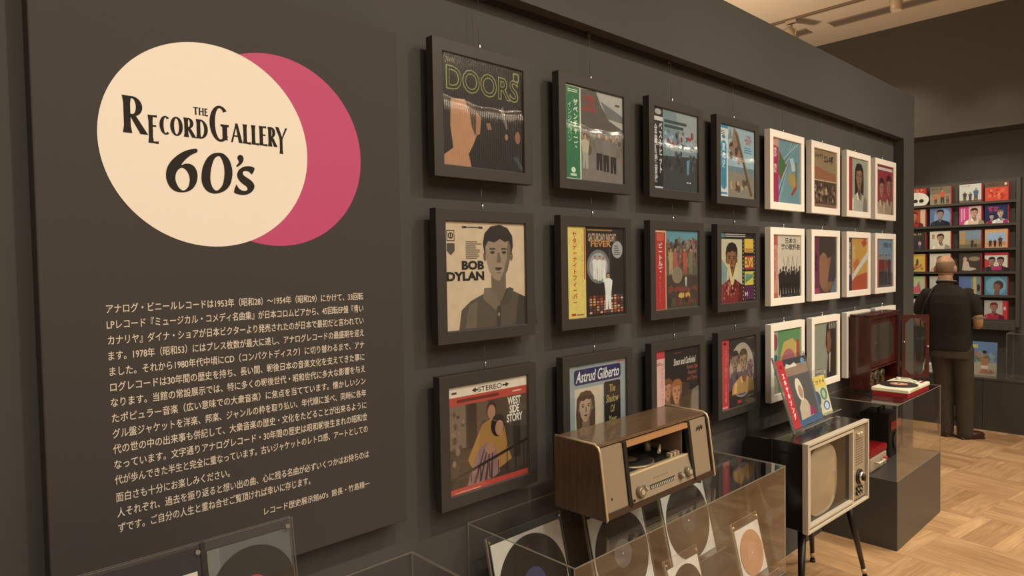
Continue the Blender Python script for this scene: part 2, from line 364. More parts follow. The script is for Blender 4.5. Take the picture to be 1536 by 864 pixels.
def track_lamp(x, y, aim, label, z=CZ - .022, L=0.17, R=.05):
    o = empty('track_spotlight', (x, y, z), label, 'spotlight', 'track spotlights')
    m = MB(); m.box(-.02, .02, -.05, .05, -.030, 0, M_LAMP); m.tube([(0, 0, -.03), (0, 0, -.11)], .009, M_LAMP); m.build('track_adapter', o)
    d = (Vector(aim) - Vector((x, y, z - .15))).normalized(); c = Vector((0, 0, -.15))
    m = MB(); m.tube([c - d * L * .55, c - d * L * .5, c + d * L * .5], [R * .7, R, R], M_LAMP, 18); m.build('lamp_housing', o)
    m = MB(); m.tube([c + d * L * .501, c + d * L * .52], R * .85, pm('lamp_glass', (0.8, 0.75, 0.65), 0.3), 18); m.build('lamp_lens', o)
    m = MB(); s = d.cross(Vector((0, 0, 1))).normalized() * (R + .008)
    for k in (-1, 1): m.tube([Vector((0, 0, -.09)), Vector((0, 0, -.09)) + s * k, c + s * k], .005, M_LAMP, 6)
    m.build('yoke', o)
track_lamp(5.11, 1.28, (6.4, .6, 1.6), 'small cream track spotlight peeping over the wall top')
track_lamp(4.97, 0.345, (4.98, .345, 0), 'cream cylinder spotlight in front of the long air slot', CZ - .004, .15, .045)

# ================================================================ INTRODUCTION PANEL
PN = empty('introduction_panel', (-0.565, YB, 0.89), 'large charcoal introduction panel with cream and pink discs and Japanese text', 'sign panel')
PW = (-0.966 + .565, -0.158 + .565); FY = 0.0 - YB
mb = MB(); mb.box(PW[0], PW[1], FY, -.001, 0, 1.315, M_PANEL); mb.build('board', PN, bevel=.003)
def disc_print(name, cx, cz, r, c, y):
    m = MB(); m.face([(cx + .565 + r * math.cos(2 * math.pi * k / 120), y, cz - .89 + r * math.sin(2 * math.pi * k / 120)) for k in range(120)], pm(name, c, .55, 0, .3))
    o = m.build(name, PN); return o
disc_print('pink_disc', -0.4975, 1.856, 0.2215, alb((196, 74, 104)), FY - .0006)['label'] = 'raspberry pink disc half behind the cream disc'
disc_print('cream_disc', -0.6416, 1.8515, 0.2194, (0.84, 0.80, 0.745), FY - .0012)['label'] = 'cream disc carrying the gallery title'

# title lettering built stroke by stroke (x, z in wall metres)
TL = MB(); M_INK = pm('title_ink', (0.030, 0.028, 0.027), .8, 0, .1)
_ly = [FY - .0016, 0]
def TP(p): return (p[0] + .565, _ly[0], p[1] - .89)
def tpoly(pts, step=1):
    _ly[0] = FY - .0016 - .000012 * (_ly[1] % 25); _ly[1] += step
    if sum(pts[k][0] * pts[(k + 1) % len(pts)][1] - pts[(k + 1) % len(pts)][0] * pts[k][1] for k in range(len(pts))) < 0: pts = pts[::-1]
    TL.face([TP(p) for p in pts], M_INK)
def stem(x, z0, z1, w, fl=.18, lean=0.0):
    """upright stroke flared at both ends"""
    m = (z0 + z1) / 2; f = w * (.5 + fl); h = w * .5; d = lean
    tpoly([(x - f, z0), (x + f, z0), (x + h + d * .3, z0 + (z1 - z0) * .2), (x + h + d * .8, z0 + (z1 - z0) * .8), (x + f + d, z1), (x - f + d, z1), (x - h + d * .8, z0 + (z1 - z0) * .8), (x - h + d * .3, z0 + (z1 - z0) * .2)])
def bar(x0, x1, z, t, t2=None):
    t2 = t if t2 is None else t2
    tpoly([(x0, z - t / 2), (x1, z - t2 / 2), (x1, z + t2 / 2), (x0, z + t / 2)])
def diag(x0, z0, x1, z1, w0, w1): tpoly([(x0 - w0 / 2, z0), (x0 + w0 / 2, z0), (x1 + w1 / 2, z1), (x1 - w1 / 2, z1)])
def ring(cx, cz, rx, rz, tx, tz, a0=0, a1=360, n=40, tilt=0.0):
    """bowl: thick where upright (tx), thin at top and bottom (tz)"""
    pts = []
    for k in range(n + 1):
        a = math.radians(a0 + (a1 - a0) * k / n); c, q = math.cos(a), math.sin(a)
        o = (cx + rx * c, cz + rz * q); i = (cx + (rx - tx) * c, cz + (rz - tz) * q)
        pts.append([(p[0] + tilt * (p[1] - cz), p[1]) for p in (o, i)])
    for k in range(n): tpoly([pts[k][0], pts[k + 1][0], pts[k + 1][1], pts[k][1]])
def L_R(x0, x1, zb, zt, w, thin):
    W = x1 - x0; H = zt - zb; stem(x0 + w * .6, zb, zt, w)
    ring(x0 + W * .40, zt - H * .27, W * .42, H * .27, w * .95, thin, -90, 90); bar(x0 + w, x0 + W * .42, zt - thin / 2, thin); bar(x0 + w, x0 + W * .42, zt - H * .54 + thin / 2, thin)
    diag(x1 - w * .45, zb, x0 + W * .42, zt - H * .53, w * 1.15, w * .9)
def L_E(x0, x1, zb, zt, w, thin, mid=.55):
    stem(x0 + w * .6, zb, zt, w); H = zt - zb
    for z, e in ((zb + thin / 2, 1), (zt - thin / 2, .9)): bar(x0 + w, x0 + (x1 - x0) * e, z, thin, thin * 1.6)
    bar(x0 + w, x0 + (x1 - x0) * .8, zb + H * mid, thin)
def L_C(x0, x1, zb, zt, w, thin): ring((x0 + x1) / 2 + (x1 - x0) * .1, (zb + zt) / 2, (x1 - x0) * .6, (zt - zb) / 2, w, thin, 52, 308)
def L_O(x0, x1, zb, zt, w, thin): ring((x0 + x1) / 2, (zb + zt) / 2, (x1 - x0) / 2, (zt - zb) / 2, w, thin)
def L_D(x0, x1, zb, zt, w, thin):
    stem(x0 + w * .6, zb, zt, w); W = x1 - x0; H = zt - zb
    ring(x0 + W * .35, (zb + zt) / 2, W * .65, H / 2, w, thin, -90, 90); bar(x0 + w, x0 + W * .36, zt - thin / 2, thin); bar(x0 + w, x0 + W * .36, zb + thin / 2, thin)
def L_G(x0, x1, zb, zt, w, thin):
    W = x1 - x0; H = zt - zb
    ring(x0 + W * .56, (zb + zt) / 2, W * .56, H / 2, w, thin * 1.2, 48, 318)
    stem(x1 - w * .7, zb + H * .06, zb + H * .46, w * .9, .1); bar(x1 - W * .42, x1 + w * .1, zb + H * .46, thin * 1.2)
def L_A(x0, x1, zb, zt, w, thin):
    m = (x0 + x1) / 2; diag(x0 + thin * .6, zb, m, zt, thin * 1.3, thin); diag(x1 - w * .5, zb, m, zt, w * 1.1, w * .7); bar(x0 + (x1 - x0) * .25, x1 - (x1 - x0) * .25, zb + (zt - zb) * .34, thin)
def L_L(x0, x1, zb, zt, w, thin): stem(x0 + w * .6, zb, zt, w); bar(x0 + w, x1, zb + thin / 2, thin, thin * 1.8)
def L_Y(x0, x1, zb, zt, w, thin, tail):
    m = (x0 + x1) / 2 - .001; zm = zb + (zt - zb) * .45
    diag(m, zm, x0 + w * .5, zt, w * .9, w * 1.1); diag(m + w * .3, zm, x1 - thin * .6, zt, thin, thin * 1.5); stem(m, tail, zm + .004, w * .9)
zb, w_, th = 1.8645, .0078, .0032
L_R(-.8150, -.7715, 1.8600, 1.9345, .0125, .0045)
L_E(-.7695, -.7505, 1.8445, 1.9015, w_, th, .62)
L_C(-.7480, -.7285, zb, 1.9035, w_, th); L_O(-.7275, -.7025, zb, 1.9045, w_, th)
L_R(-.7005, -.6765, zb, 1.9055, w_, th); L_D(-.6755, -.6515, zb, 1.9055, w_, th)
L_G(-.6475, -.6075, 1.8625, 1.9410, .0115, .0042)
L_A(-.6025, -.5770, zb, 1.9070, w_, th); L_L(-.5755, -.5580, zb, 1.9075, w_, th); L_L(-.5565, -.5395, zb, 1.9080, w_, th)
L_E(-.5385, -.5200, zb, 1.9085, w_, th); L_R(-.5180, -.4965, zb, 1.9090, w_, th); L_Y(-.5000, -.4715, zb, 1.9110, w_, th, 1.850)
TL.build('title_lettering', PN, recalc=False); TL = MB()
# THE
for x in (-.6755,): stem(x, 1.9145, 1.9305, .0028)
bar(-.6805, -.6705, 1.9295, .0020); stem(-.6675, 1.9145, 1.9305, .0028); stem(-.6605, 1.9145, 1.9305, .0028); bar(-.6675, -.6605, 1.9228, .0018)
L_E(-.6575, -.6505, 1.9145, 1.9305, .0026, .0018)
TL.build('title_lettering', PN, recalc=False); TL = MB()
# 60's: outlines in wall metres, counters as holes
GLYPHS = [[[(-0.6762, 1.8416), (-0.6748, 1.8408), (-0.6744, 1.8394), (-0.6744, 1.8379), (-0.6744, 1.8367), (-0.6748, 1.8353), (-0.6761, 1.8339), (-0.6786, 1.8324), (-0.6819, 1.8308), (-0.6854, 1.8288), (-0.6891, 1.8261), (-0.6928, 1.823), (-0.6964, 1.8197), (-0.6997, 1.8162), (-0.7027, 1.8125), (-0.7051, 1.8094), (-0.7068, 1.8069), (-0.7078, 1.8049), (-0.7077, 1.804), (-0.7059, 1.8048), (-0.703, 1.8066), (-0.6998, 1.8079), (-0.6963, 1.8083), (-0.6926, 1.8083), (-0.6892, 1.8076), (-0.6862, 1.8063), (-0.6834, 1.8044), (-0.6811, 1.8019), (-0.6792, 1.7987), (-0.6776, 1.7949), (-0.6765, 1.7911), (-0.676, 1.7874), (-0.6759, 1.7837), (-0.6763, 1.7798), (-0.677, 1.7755), (-0.6781, 1.771), (-0.6798, 1.7666), (-0.682, 1.7624), (-0.6847, 1.7583), (-0.6878, 1.7548), (-0.6912, 1.7521), (-0.6949, 1.75), (-0.6986, 1.7484), (-0.7021, 1.7473), (-0.7056, 1.7467), (-0.7092, 1.7465), (-0.7131, 1.7465), (-0.7172, 1.7469), (-0.7211, 1.7479), (-0.7247, 1.7497), (-0.7281, 1.7522), (-0.7311, 1.7552), (-0.7336, 1.7588), (-0.7356, 1.7629), (-0.7372, 1.7673), (-0.7383, 1.7718), (-0.7389, 1.7765), (-0.739, 1.7812), (-0.7386, 1.786), (-0.7377, 1.7908), (-0.7363, 1.7955), (-0.7345, 1.8), (-0.7322, 1.8043), (-0.7294, 1.8087), (-0.7259, 1.8133), (-0.7217, 1.818), (-0.7172, 1.8224), (-0.7123, 1.8265), (-0.7072, 1.8302), (-0.7019, 1.8335), (-0.6967, 1.8361), (-0.6914, 1.8383), (-0.6866, 1.8399), (-0.6824, 1.841), (-0.6788, 1.8416)], [(-0.7075, 1.7987), (-0.7044, 1.7983), (-0.7014, 1.7965), (-0.6987, 1.794), (-0.6965, 1.7909), (-0.6946, 1.7871), (-0.6933, 1.7833), (-0.6925, 1.7797), (-0.6922, 1.776), (-0.6924, 1.7722), (-0.6931, 1.7678), (-0.6942, 1.7632), (-0.6959, 1.7591), (-0.6984, 1.7555), (-0.7015, 1.7523), (-0.7046, 1.7506), (-0.7074, 1.7506), (-0.7103, 1.7519), (-0.7128, 1.7542), (-0.7152, 1.7573), (-0.7174, 1.7613), (-0.719, 1.7655), (-0.7201, 1.7695), (-0.7207, 1.7737), (-0.7207, 1.778), (-0.72, 1.7824), (-0.7186, 1.787), (-0.7167, 1.7909), (-0.714, 1.7943), (-0.7108, 1.7972)]], [[(-0.632, 1.8378), (-0.6276, 1.8381), (-0.6233, 1.8378), (-0.6191, 1.8364), (-0.6151, 1.8335), (-0.6113, 1.8295), (-0.608, 1.8249), (-0.6056, 1.8199), (-0.6039, 1.8144), (-0.6026, 1.8088), (-0.6018, 1.8034), (-0.6015, 1.798), (-0.6018, 1.7922), (-0.6027, 1.7854), (-0.6043, 1.7783), (-0.6064, 1.7718), (-0.6093, 1.7665), (-0.6128, 1.7618), (-0.6167, 1.7578), (-0.6208, 1.7547), (-0.6253, 1.7523), (-0.6299, 1.7504), (-0.6346, 1.7489), (-0.6395, 1.7479), (-0.6444, 1.7479), (-0.6493, 1.7488), (-0.6542, 1.7507), (-0.6584, 1.7535), (-0.6619, 1.7575), (-0.6647, 1.7624), (-0.6667, 1.7676), (-0.6679, 1.7726), (-0.6682, 1.778), (-0.6681, 1.7837), (-0.6675, 1.79), (-0.6664, 1.7967), (-0.6647, 1.8034), (-0.6624, 1.8099), (-0.6595, 1.8163), (-0.6563, 1.822), (-0.6528, 1.8266), (-0.6489, 1.8305), (-0.6449, 1.8335), (-0.6407, 1.8357), (-0.6363, 1.837)], [(-0.6299, 1.8311), (-0.6275, 1.83), (-0.6255, 1.8272), (-0.6237, 1.8234), (-0.622, 1.8188), (-0.6204, 1.8133), (-0.6194, 1.8073), (-0.619, 1.801), (-0.6191, 1.7942), (-0.6197, 1.7875), (-0.6207, 1.7804), (-0.6223, 1.7734), (-0.6245, 1.7672), (-0.6278, 1.762), (-0.6318, 1.7576), (-0.6355, 1.755), (-0.6387, 1.7547), (-0.6416, 1.7561), (-0.644, 1.7587), (-0.6461, 1.7623), (-0.6478, 1.7671), (-0.649, 1.7721), (-0.6495, 1.7772), (-0.6495, 1.7827), (-0.6491, 1.7884), (-0.6485, 1.7944), (-0.6474, 1.8006), (-0.646, 1.8066), (-0.6443, 1.8127), (-0.6422, 1.8187), (-0.6398, 1.8236), (-0.6366, 1.8273), (-0.6331, 1.83)]], [[(-0.5512, 1.8106), (-0.5536, 1.8029), (-0.5579, 1.7964), (-0.5606, 1.7979), (-0.5635, 1.8014), (-0.5677, 1.8029), (-0.572, 1.8034), (-0.5757, 1.8023), (-0.5782, 1.8001), (-0.5787, 1.7969), (-0.5774, 1.7935), (-0.5738, 1.7908), (-0.5691, 1.788), (-0.5639, 1.7849), (-0.559, 1.7813), (-0.5553, 1.777), (-0.5531, 1.7722), (-0.5533, 1.767), (-0.5555, 1.7618), (-0.5595, 1.7568), (-0.565, 1.7527), (-0.5717, 1.7499), (-0.5788, 1.7485), (-0.5859, 1.7487), (-0.5922, 1.75), (-0.5971, 1.751), (-0.5997, 1.7539), (-0.5975, 1.7631), (-0.5938, 1.771), (-0.592, 1.7692), (-0.59, 1.7646), (-0.5871, 1.7616), (-0.5835, 1.7593), (-0.5793, 1.758), (-0.5751, 1.7578), (-0.5715, 1.7592), (-0.5692, 1.7616), (-0.5694, 1.7648), (-0.5714, 1.7682), (-0.5752, 1.7709), (-0.5797, 1.7737), (-0.584, 1.7774), (-0.5878, 1.7815), (-0.5904, 1.7863), (-0.5916, 1.7913), (-0.5909, 1.7966), (-0.5889, 1.8016), (-0.5859, 1.8056), (-0.582, 1.8089), (-0.577, 1.8116), (-0.5717, 1.8135), (-0.5666, 1.8145), (-0.5614, 1.8144), (-0.5553, 1.8135)]], [[(-0.5837, 1.8383), (-0.5801, 1.8376), (-0.5771, 1.8353), (-0.5759, 1.832), (-0.576, 1.828), (-0.5773, 1.8237), (-0.58, 1.8192), (-0.5852, 1.8142), (-0.5903, 1.8105), (-0.5924, 1.8108), (-0.5925, 1.813), (-0.5896, 1.8168), (-0.5866, 1.8209), (-0.5873, 1.824), (-0.5888, 1.8268), (-0.5897, 1.8298), (-0.5896, 1.8327), (-0.5871, 1.8361)]]]
from mathutils.geometry import tessellate_polygon
for loops in GLYPHS:
    pts = [p for l in loops for p in l]
    for t in tessellate_polygon([[Vector((x, z, 0)) for x, z in l] for l in loops]): tpoly([pts[k] for k in t], 0)
TL.build('title_lettering', PN, recalc=False)

BODY = [("アナログ・ビニールレコードは1953年（昭和28）～1954年（昭和29）にかけて、33回転", -.857, -.279),
 ("LPレコード『ミュージカル・コメディ名曲集』が日本コロムビアから、45回転EP盤『青い", -.857, -.279),
 ("カナリヤ』ダイナ・ショアが日本ビクターより発売されたのが日本で最初だと言われてい", -.856, -.279),
 ("ます。1978年（昭和53）にはプレス枚数が最大に達し、アナログレコードの最盛期を迎え", -.856, -.279),
 ("ました。それから1980年代中頃にCD（コンパクトディスク）に切り替わるまで、アナ", -.855, -.279),
 ("ログレコードは30年間の歴史を持ち、長い間、戦後日本の音楽文化を支えてきた事に", -.855, -.279),
 ("なります。当館の常設展示では、特に多くの戦後世代・昭和世代に多大な影響を与え", -.855, -.278),
 ("たポピュラー音楽（広い意味での大衆音楽）に焦点を当てています。懐かしいシン", -.854, -.278),
 ("グル盤ジャケットを洋楽、邦楽、ジャンルの枠を取り払い、年代順に並べ、同時に各年", -.854, -.277),
 ("代の世の中の出来事も併記して、大衆音楽の歴史・文化をたどることが出来るように", -.854, -.277),
 ("なっています。文字通りアナログレコード・30年間の歴史は昭和戦後生まれの昭和世", -.853, -.276),
 ("代が歩んできた半生と完全に重なっています。古いジャケットのレトロ感、アートとしての", -.853, -.275),
 ("面白さも十分にお楽しみください。", -.852, -.628),
 ("人それぞれ、過去を振り返ると想い出の曲、心に残る名曲が必ずいくつかはお持ちのは", -.851, -.273),
 ("ずです。ご自分の人生と重ね合せご覧頂ければ幸いに存じます。", -.850, -.437)]
mb = MB(); A = Art(mb, 0, 0, 1, 1, FY - .0006); M_TXT = pm('cream_text_ink', (0.70, 0.64, 0.57), .6)
def zline(i): return 1.5065 - .0313 * i + (-.004 if i > 11 else 0)
for i, (t, x0, x1) in enumerate(BODY):
    A.k = 0; z = zline(i) - .89; A.t(t, x0 + .565, z - .009, x1 + .565, z + .0105, M_TXT, .006)
A.k = 0; A.t("レコード歴史展示館60's  館長・竹島精一", -.5527 + .565, 1.010 - .89, -.2726 + .565, 1.028 - .89, M_TXT, .004)
mb.build('body_text', PN, recalc=False)
# ================================================================ FRAMED JACKETS
XS = [0.1545, 0.6718, 1.1825, 1.6842, 2.1869, 2.6675, 3.1586, 3.6344]; ZS = [2.030, 1.551, 1.070]
SK = (196, 140, 96); DK = (40, 32, 27); WH = (236, 222, 196)
def a00(A):
    A.r(0, 0, 1, 1, (34, 28, 24)); A.t('THE', .05, .93, .15, .965, (150, 140, 60))
    ln = (150, 142, 62)
    A.t('DOORS', .05, .68, .95, .90, ln, .028); A.t('DOORS', .062, .69, .938, .89, (34, 28, 24), -.004)
    A.rr(.88, .88, .96, .97, .02, ln); A.rr(.893, .893, .947, .957, .015, (34, 28, 24))
    A.poly([(.10, .60), (.26, .62), (.32, .50), (.34, .38), (.40, .30), (.35, .20), (.30, .12), (.33, 0), (0, 0), (0, .08), (.12, .16), (.09, .36)], (188, 128, 82))
    A.poly([(.26, .62), (.32, .60), (.44, .50), (.42, .34), (.38, .30), (.34, .38), (.32, .50)], (92, 58, 38))
    A.poly([(.40, .52), (.46, .47), (.44, .32), (.39, .30)], (170, 112, 70)); A.poly([(.52, .43), (.57, .44), (.59, .38), (.54, .37)], (150, 96, 60))
    A.e(.78, .33, .02, .03, (160, 110, 76)); A.e(.93, .34, .035, .06, (150, 92, 62)); A.poly([(.70, .58), (.74, .62), (.80, .42), (.78, .40)], (120, 105, 80))
    A.poly([(.86, .14), (.92, .16), (1, .04), (1, 0)], (62, 66, 62))
def a01(A):
    A.r(0, 0, 1, 1, (214, 182, 138)); A.bust(.66, -.02, 1.02, (158, 130, 98), (46, 36, 28), (88, 74, 56), -.3)
    A.poly([(.46, .38), (.55, .38), (.66, .22), (.60, .16), (.44, .28)], (122, 102, 78)); A.poly([(.78, .38), (.84, .36), (.80, .22), (.66, .20)], (78, 66, 50)); A.poly([(.62, .20), (.67, .20), (.66, 0), (.61, 0)], (62, 52, 40)); A.e(.64, .12, .014, .018, (150, 130, 100))
    A.r(.24, .945, .40, .955, (70, 60, 50)); A.r(.20, .94, .25, .96, (60, 50, 40)); A.r(.40, .94, .45, .96, (60, 50, 40))
    A.r(.02, .82, .11, .92, (50, 42, 34)); A.r(.028, .828, .102, .912, (214, 182, 138)); A.e(.065, .87, .032, .03, (50, 42, 34)); A.e(.065, .87, .017, .022, (214, 182, 138)); A.r(.058, .845, .072, .895, (50, 42, 34))
    A.poly([(.02, .80), (.11, .80), (.11, .73), (.065, .69), (.02, .73)], (84, 70, 54)); A.lines(.24, .66, .44, .83, 9, (110, 92, 70), 3)
    A.t('BOB', .19, .555, .46, .64, (28, 24, 20), .05); A.t('DYLAN', .01, .455, .46, .54, (28, 24, 20), .05)
def a02(A):
    A.r(0, 0, 1, 1, (70, 55, 42)); A.r(0, .90, 1, 1, (226, 206, 172)); A.t('STEREO', .36, .915, .66, .965, (40, 32, 26), .01)
    A.poly([(.28, .94), (.33, .965), (.33, .915)], (40, 32, 26)); A.r(.32, .932, .36, .948, (40, 32, 26)); A.poly([(.76, .94), (.71, .965), (.71, .915)], (40, 32, 26)); A.r(.67, .932, .71, .948, (40, 32, 26)); A.r(.04, .93, .10, .95, (90, 60, 40))
    A.r(0, .82, 1, .90, (192, 62, 48)); A.r(.10, .845, .62, .875, (110, 30, 26)); A.r(.80, .855, .92, .868, (225, 190, 150))
    A.r(0, .42, .20, .82, (118, 96, 74)); A.r(.22, .40, .33, .82, (38, 34, 30)); A.r(.34, .45, .48, .82, (96, 74, 54)); A.r(.74, .1, 1, .82, (74, 62, 48)); A.r(.80, .2, .90, .70, (52, 44, 36))
    A.poly([(.22, .30), (.40, .60), (.52, .64), (.68, .60), (.72, .34), (.78, .20), (.62, .14), (.42, .22), (.26, .22)], (168, 118, 52))
    A.e(.52, .72, .065, .085, (36, 28, 22)); A.e(.52, .70, .05, .07, (168, 116, 80)); A.e(.60, .56, .09, .11, (34, 26, 22)); A.e(.62, .53, .055, .075, (176, 122, 86))
    A.poly([(.34, .36), (.46, .42), (.56, .36), (.62, .10), (.52, .06), (.20, .04), (.26, .20)], (146, 106, 96))
    for k in range(4): A.poly([(.28 + .07 * k, .06), (.31 + .07 * k, .06), (.43 + .035 * k, .36), (.42 + .035 * k, .36)], (84, 54, 50)); A.k -= .8
    A.e(.50, .35, .06, .05, (172, 118, 80)); A.blobs(0, .10, .2, .8, 16, [(84, 66, 50), (134, 110, 84), (60, 48, 38)], .015, .03, 4); A.poly([(0, .12), (1, .34), (1, .37), (0, .15)], (44, 36, 30))
    for k in range(9): A.r(.02 + .115 * k, .08, .03 + .115 * k, .34 if k > 5 else .22, (44, 36, 30)); A.k -= .9
    A.t('WEST\nSIDE\nSTORY', .72, .56, .93, .81, (232, 218, 186), .03, 0, .8)
    A.r(0, 0, 1, .055, (196, 66, 50)); A.lines(.06, .012, .5, .03, 1, (230, 160, 120), 4)
def a10(A):
    A.r(0, 0, 1, 1, (128, 116, 98)); A.r(.25, .60, 1, 1, (176, 168, 146)); A.poly([(.25, .98), (.52, 1), (.60, .86), (.75, .70), (1, .62), (1, .52), (.25, .50)], (92, 82, 66)); A.poly([(.6, .9), (1, .78), (1, .7), (.72, .72)], (112, 108, 98)); A.r(.25, .30, 1, .50, (120, 104, 84)); A.r(.25, 0, 1, .30, (126, 112, 96))
    A.blobs(.26, .30, 1, .55, 40, [(88, 76, 58), (110, 96, 74), (140, 126, 100)], .02, .04, 3)
    A.fig(.33, .13, .38, (186, 170, 130), (160, 158, 128), SK); A.fig(.57, .13, .42, (118, 108, 96), (40, 34, 30), SK); A.fig(.69, .12, .42, (128, 116, 100), (40, 34, 30), SK); A.fig(.82, .11, .42, (122, 110, 96), (40, 34, 30), SK)
    A.t('URES\n   IN\nJAPAN', .27, .74, .52, .93, (186, 44, 40), .02, 0, .85); A.r(.86, .88, .94, .90, (70, 66, 60))
    A.r(0, 0, .26, 1, (214, 208, 170)); A.r(.02, .01, .24, .985, (36, 116, 66)); A.lines(.05, .93, .21, .97, 2, (214, 220, 170), 2)
    A.tv('ザベンチャーズ', .135, .34, .21, .86, (220, 222, 180)); A.tv('インジャパン', .05, .40, .11, .82, (196, 212, 168), 0); A.e(.13, .1, .035, .03, (216, 222, 186)); A.r(.08, .035, .18, .06, (200, 212, 170))
def a11(A):
    A.r(0, 0, 1, 1, (48, 42, 36)); A.t('SATURDAY NIGHT', .36, .84, .85, .93, (196, 160, 122), .03); A.t('FEVER', .40, .78, .76, .85, (204, 136, 74), .03); A.r(.34, .96, .78, .975, (160, 120, 60))
    A.e(.53, .56, .20, .19, (118, 116, 108)); A.e(.53, .56, .16, .155, (168, 164, 150))
    A.fig(.47, .42, .26, (222, 214, 192), (222, 214, 192), SK, (90, 50, 30)); A.fig(.55, .40, .28, (226, 218, 196), (226, 218, 196), SK, (80, 44, 28)); A.fig(.62, .42, .25, (220, 212, 190), (220, 212, 190), SK, (80, 50, 30))
    A.r(.72, .3, .735, .76, (90, 84, 74)); A.poly([(.34, .02), (.98, .06), (.98, .24), (.44, .24)], (66, 44, 36))
    rnd = random.Random(5)
    for a in range(7):
        for b in range(10): A.r(.37 + b * .062, .035 + a * .03, .37 + b * .062 + .04, .035 + a * .03 + .02, rnd.choice([(190, 70, 48), (214, 140, 84), (120, 40, 34), (80, 84, 92), (224, 180, 130)])); A.k -= .95
    A.fig(.70, .07, .42, (228, 222, 204), (228, 222, 204), SK); A.poly([(.60, .38), (.66, .39), (.65, .52), (.62, .53)], (228, 222, 204))
    A.e(.87, .75, .10, .10, (150, 146, 134)); A.e(.87, .75, .09, .09, (168, 164, 150)); A.lines(.81, .69, .93, .81, 5, (90, 86, 78), 6)
    A.r(0, 0, .31, 1, (228, 198, 92)); A.tv('サタデーナイトフィーバー', .095, .17, .165, .94, (196, 48, 36)); A.tv('オリジナルサウンドトラック', .24, .22, .265, .92, (170, 120, 60), 0); A.r(.28, .42, .30, .98, (190, 60, 44)); A.r(.07, .03, .14, .055, (190, 50, 40)); A.r(.15, .03, .27, .045, (120, 100, 60))
def a12(A):
    A.r(0, 0, 1, 1, (150, 158, 146)); A.rr(.09, .78, .91, .95, .04, (48, 44, 92)); A.t('Astrud Gilberto', .12, .805, .88, .93, (232, 226, 212), .012, .28)
    A.r(.10, .10, .58, .74, (212, 188, 148)); A.bust(.28, .06, .66, (190, 150, 112), (88, 64, 46), (120, 96, 74), 0, True)
    A.rr(.60, .08, .90, .76, .03, (44, 38, 34)); A.t('The\nShadow\nOf\nYour\nSmile', .635, .16, .865, .72, (190, 164, 84), .01, .25); A.r(.84, .965, .98, .985, (196, 110, 70))
def a20(A):
    A.r(0, 0, 1, 1, (58, 62, 56)); A.poly([(.2, .42), (1, .46), (1, 1), (.2, 1)], (120, 140, 134)); A.poly([(.6, .6), (1, .6), (1, 1), (.5, 1)], (150, 158, 144)); A.blobs(.22, .52, 1, .78, 60, [(96, 112, 108), (124, 150, 150), (150, 128, 104), (150, 60, 52), (150, 180, 190), (64, 66, 60)], .015, .035, 9)
    A.blobs(.22, .24, 1, .5, 26, [(44, 46, 42), (76, 80, 72), (66, 62, 54)], .02, .04, 2); A.poly([(.74, .40), (.82, .42), (.79, .22), (.75, .22)], (96, 134, 158)); A.r(.74, .11, .78, .125, (200, 196, 180)); A.r(.80, .11, .84, .125, (200, 196, 180))
    A.lines(.24, .78, .86, .90, 2, (44, 70, 60), 3, .6); A.r(0, 0, .21, 1, (30, 28, 26)); A.r(0, .84, .21, .89, (214, 206, 180)); A.e(.11, .95, .07, .035, (176, 168, 150)); A.tv('ベストヒット', .12, .2, .19, .82, (220, 214, 196)); A.tv('全曲新録音盤', .02, .06, .09, .8, (206, 200, 182)); A.r(.03, .01, .2, .03, (206, 200, 182))
def a21(A):
    A.r(0, 0, 1, 1, (96, 84, 66)); A.r(.26, .84, 1, 1, (96, 146, 150)); A.blobs(.27, .52, .99, .92, 120, [(130, 100, 74), (84, 70, 54), (150, 120, 92), (104, 116, 104), (62, 52, 42), (156, 70, 54)], .018, .034, 11)
    for x, c in ((.36, (176, 148, 84)), (.46, (170, 90, 84)), (.68, (178, 84, 56)), (.82, (122, 112, 84))): A.fig(x, .44, .34, c, c, SK)
    A.r(.26, .02, .99, .42, (74, 62, 48)); A.e(.50, .43, .12, .105, (150, 128, 92)); A.e(.50, .43, .10, .088, (132, 120, 90)); A.blobs(.28, .2, .98, .29, 40, [(136, 54, 46), (120, 70, 52), (150, 60, 60)], .015, .03, 4); A.blobs(.52, .13, .8, .2, 14, [(196, 146, 52), (206, 166, 70)], .02, .03, 8); A.blobs(.28, .04, .98, .14, 26, [(120, 48, 48), (86, 78, 58), (60, 50, 40)], .02, .04, 5); A.fig(.70, .28, .14, (190, 180, 150), (190, 180, 150), SK)
    A.r(0, 0, .25, 1, (226, 186, 128)); A.r(.015, .005, .235, .97, (190, 50, 46)); A.rr(.05, .86, .20, .96, .02, (206, 84, 60)); A.tv('ビートルズ', .08, .47, .17, .84, (234, 224, 206), .02); A.tv('サージェント', .10, .1, .13, .42, (220, 150, 120), 0)
def a22(A):
    A.r(0, 0, 1, 1, (44, 40, 36)); A.poly([(.74, 0), (1, 0), (1, .46), (.84, .42)], (120, 110, 92)); A.poly([(.78, .0), (.83, .40), (.80, .40), (.74, .05)], (70, 62, 52)); A.bust(.27, .10, .55, (180, 120, 80), (110, 66, 38), (116, 118, 82)); A.bust(.47, 0, .62, (186, 124, 82), (156, 92, 46), (48, 62, 64)); A.r(.40, .93, .58, .945, (110, 60, 48))
    A.t('Simon and Garfunkel', .40, .78, .92, .87, (224, 208, 176), .015, .3); A.t('Parsley, Sage\nRosemary\nand Thyme', .70, .54, .97, .76, (170, 92, 72), .01, .3)
    A.r(0, 0, .20, 1, (222, 172, 152)); A.r(0, .90, .20, 1, (206, 60, 70)); A.tv('サイモンとガーファンクル', .12, .2, .17, .84, (176, 60, 56), 0); A.lines(.03, .82, .17, .86, 2, (190, 60, 60), 4)
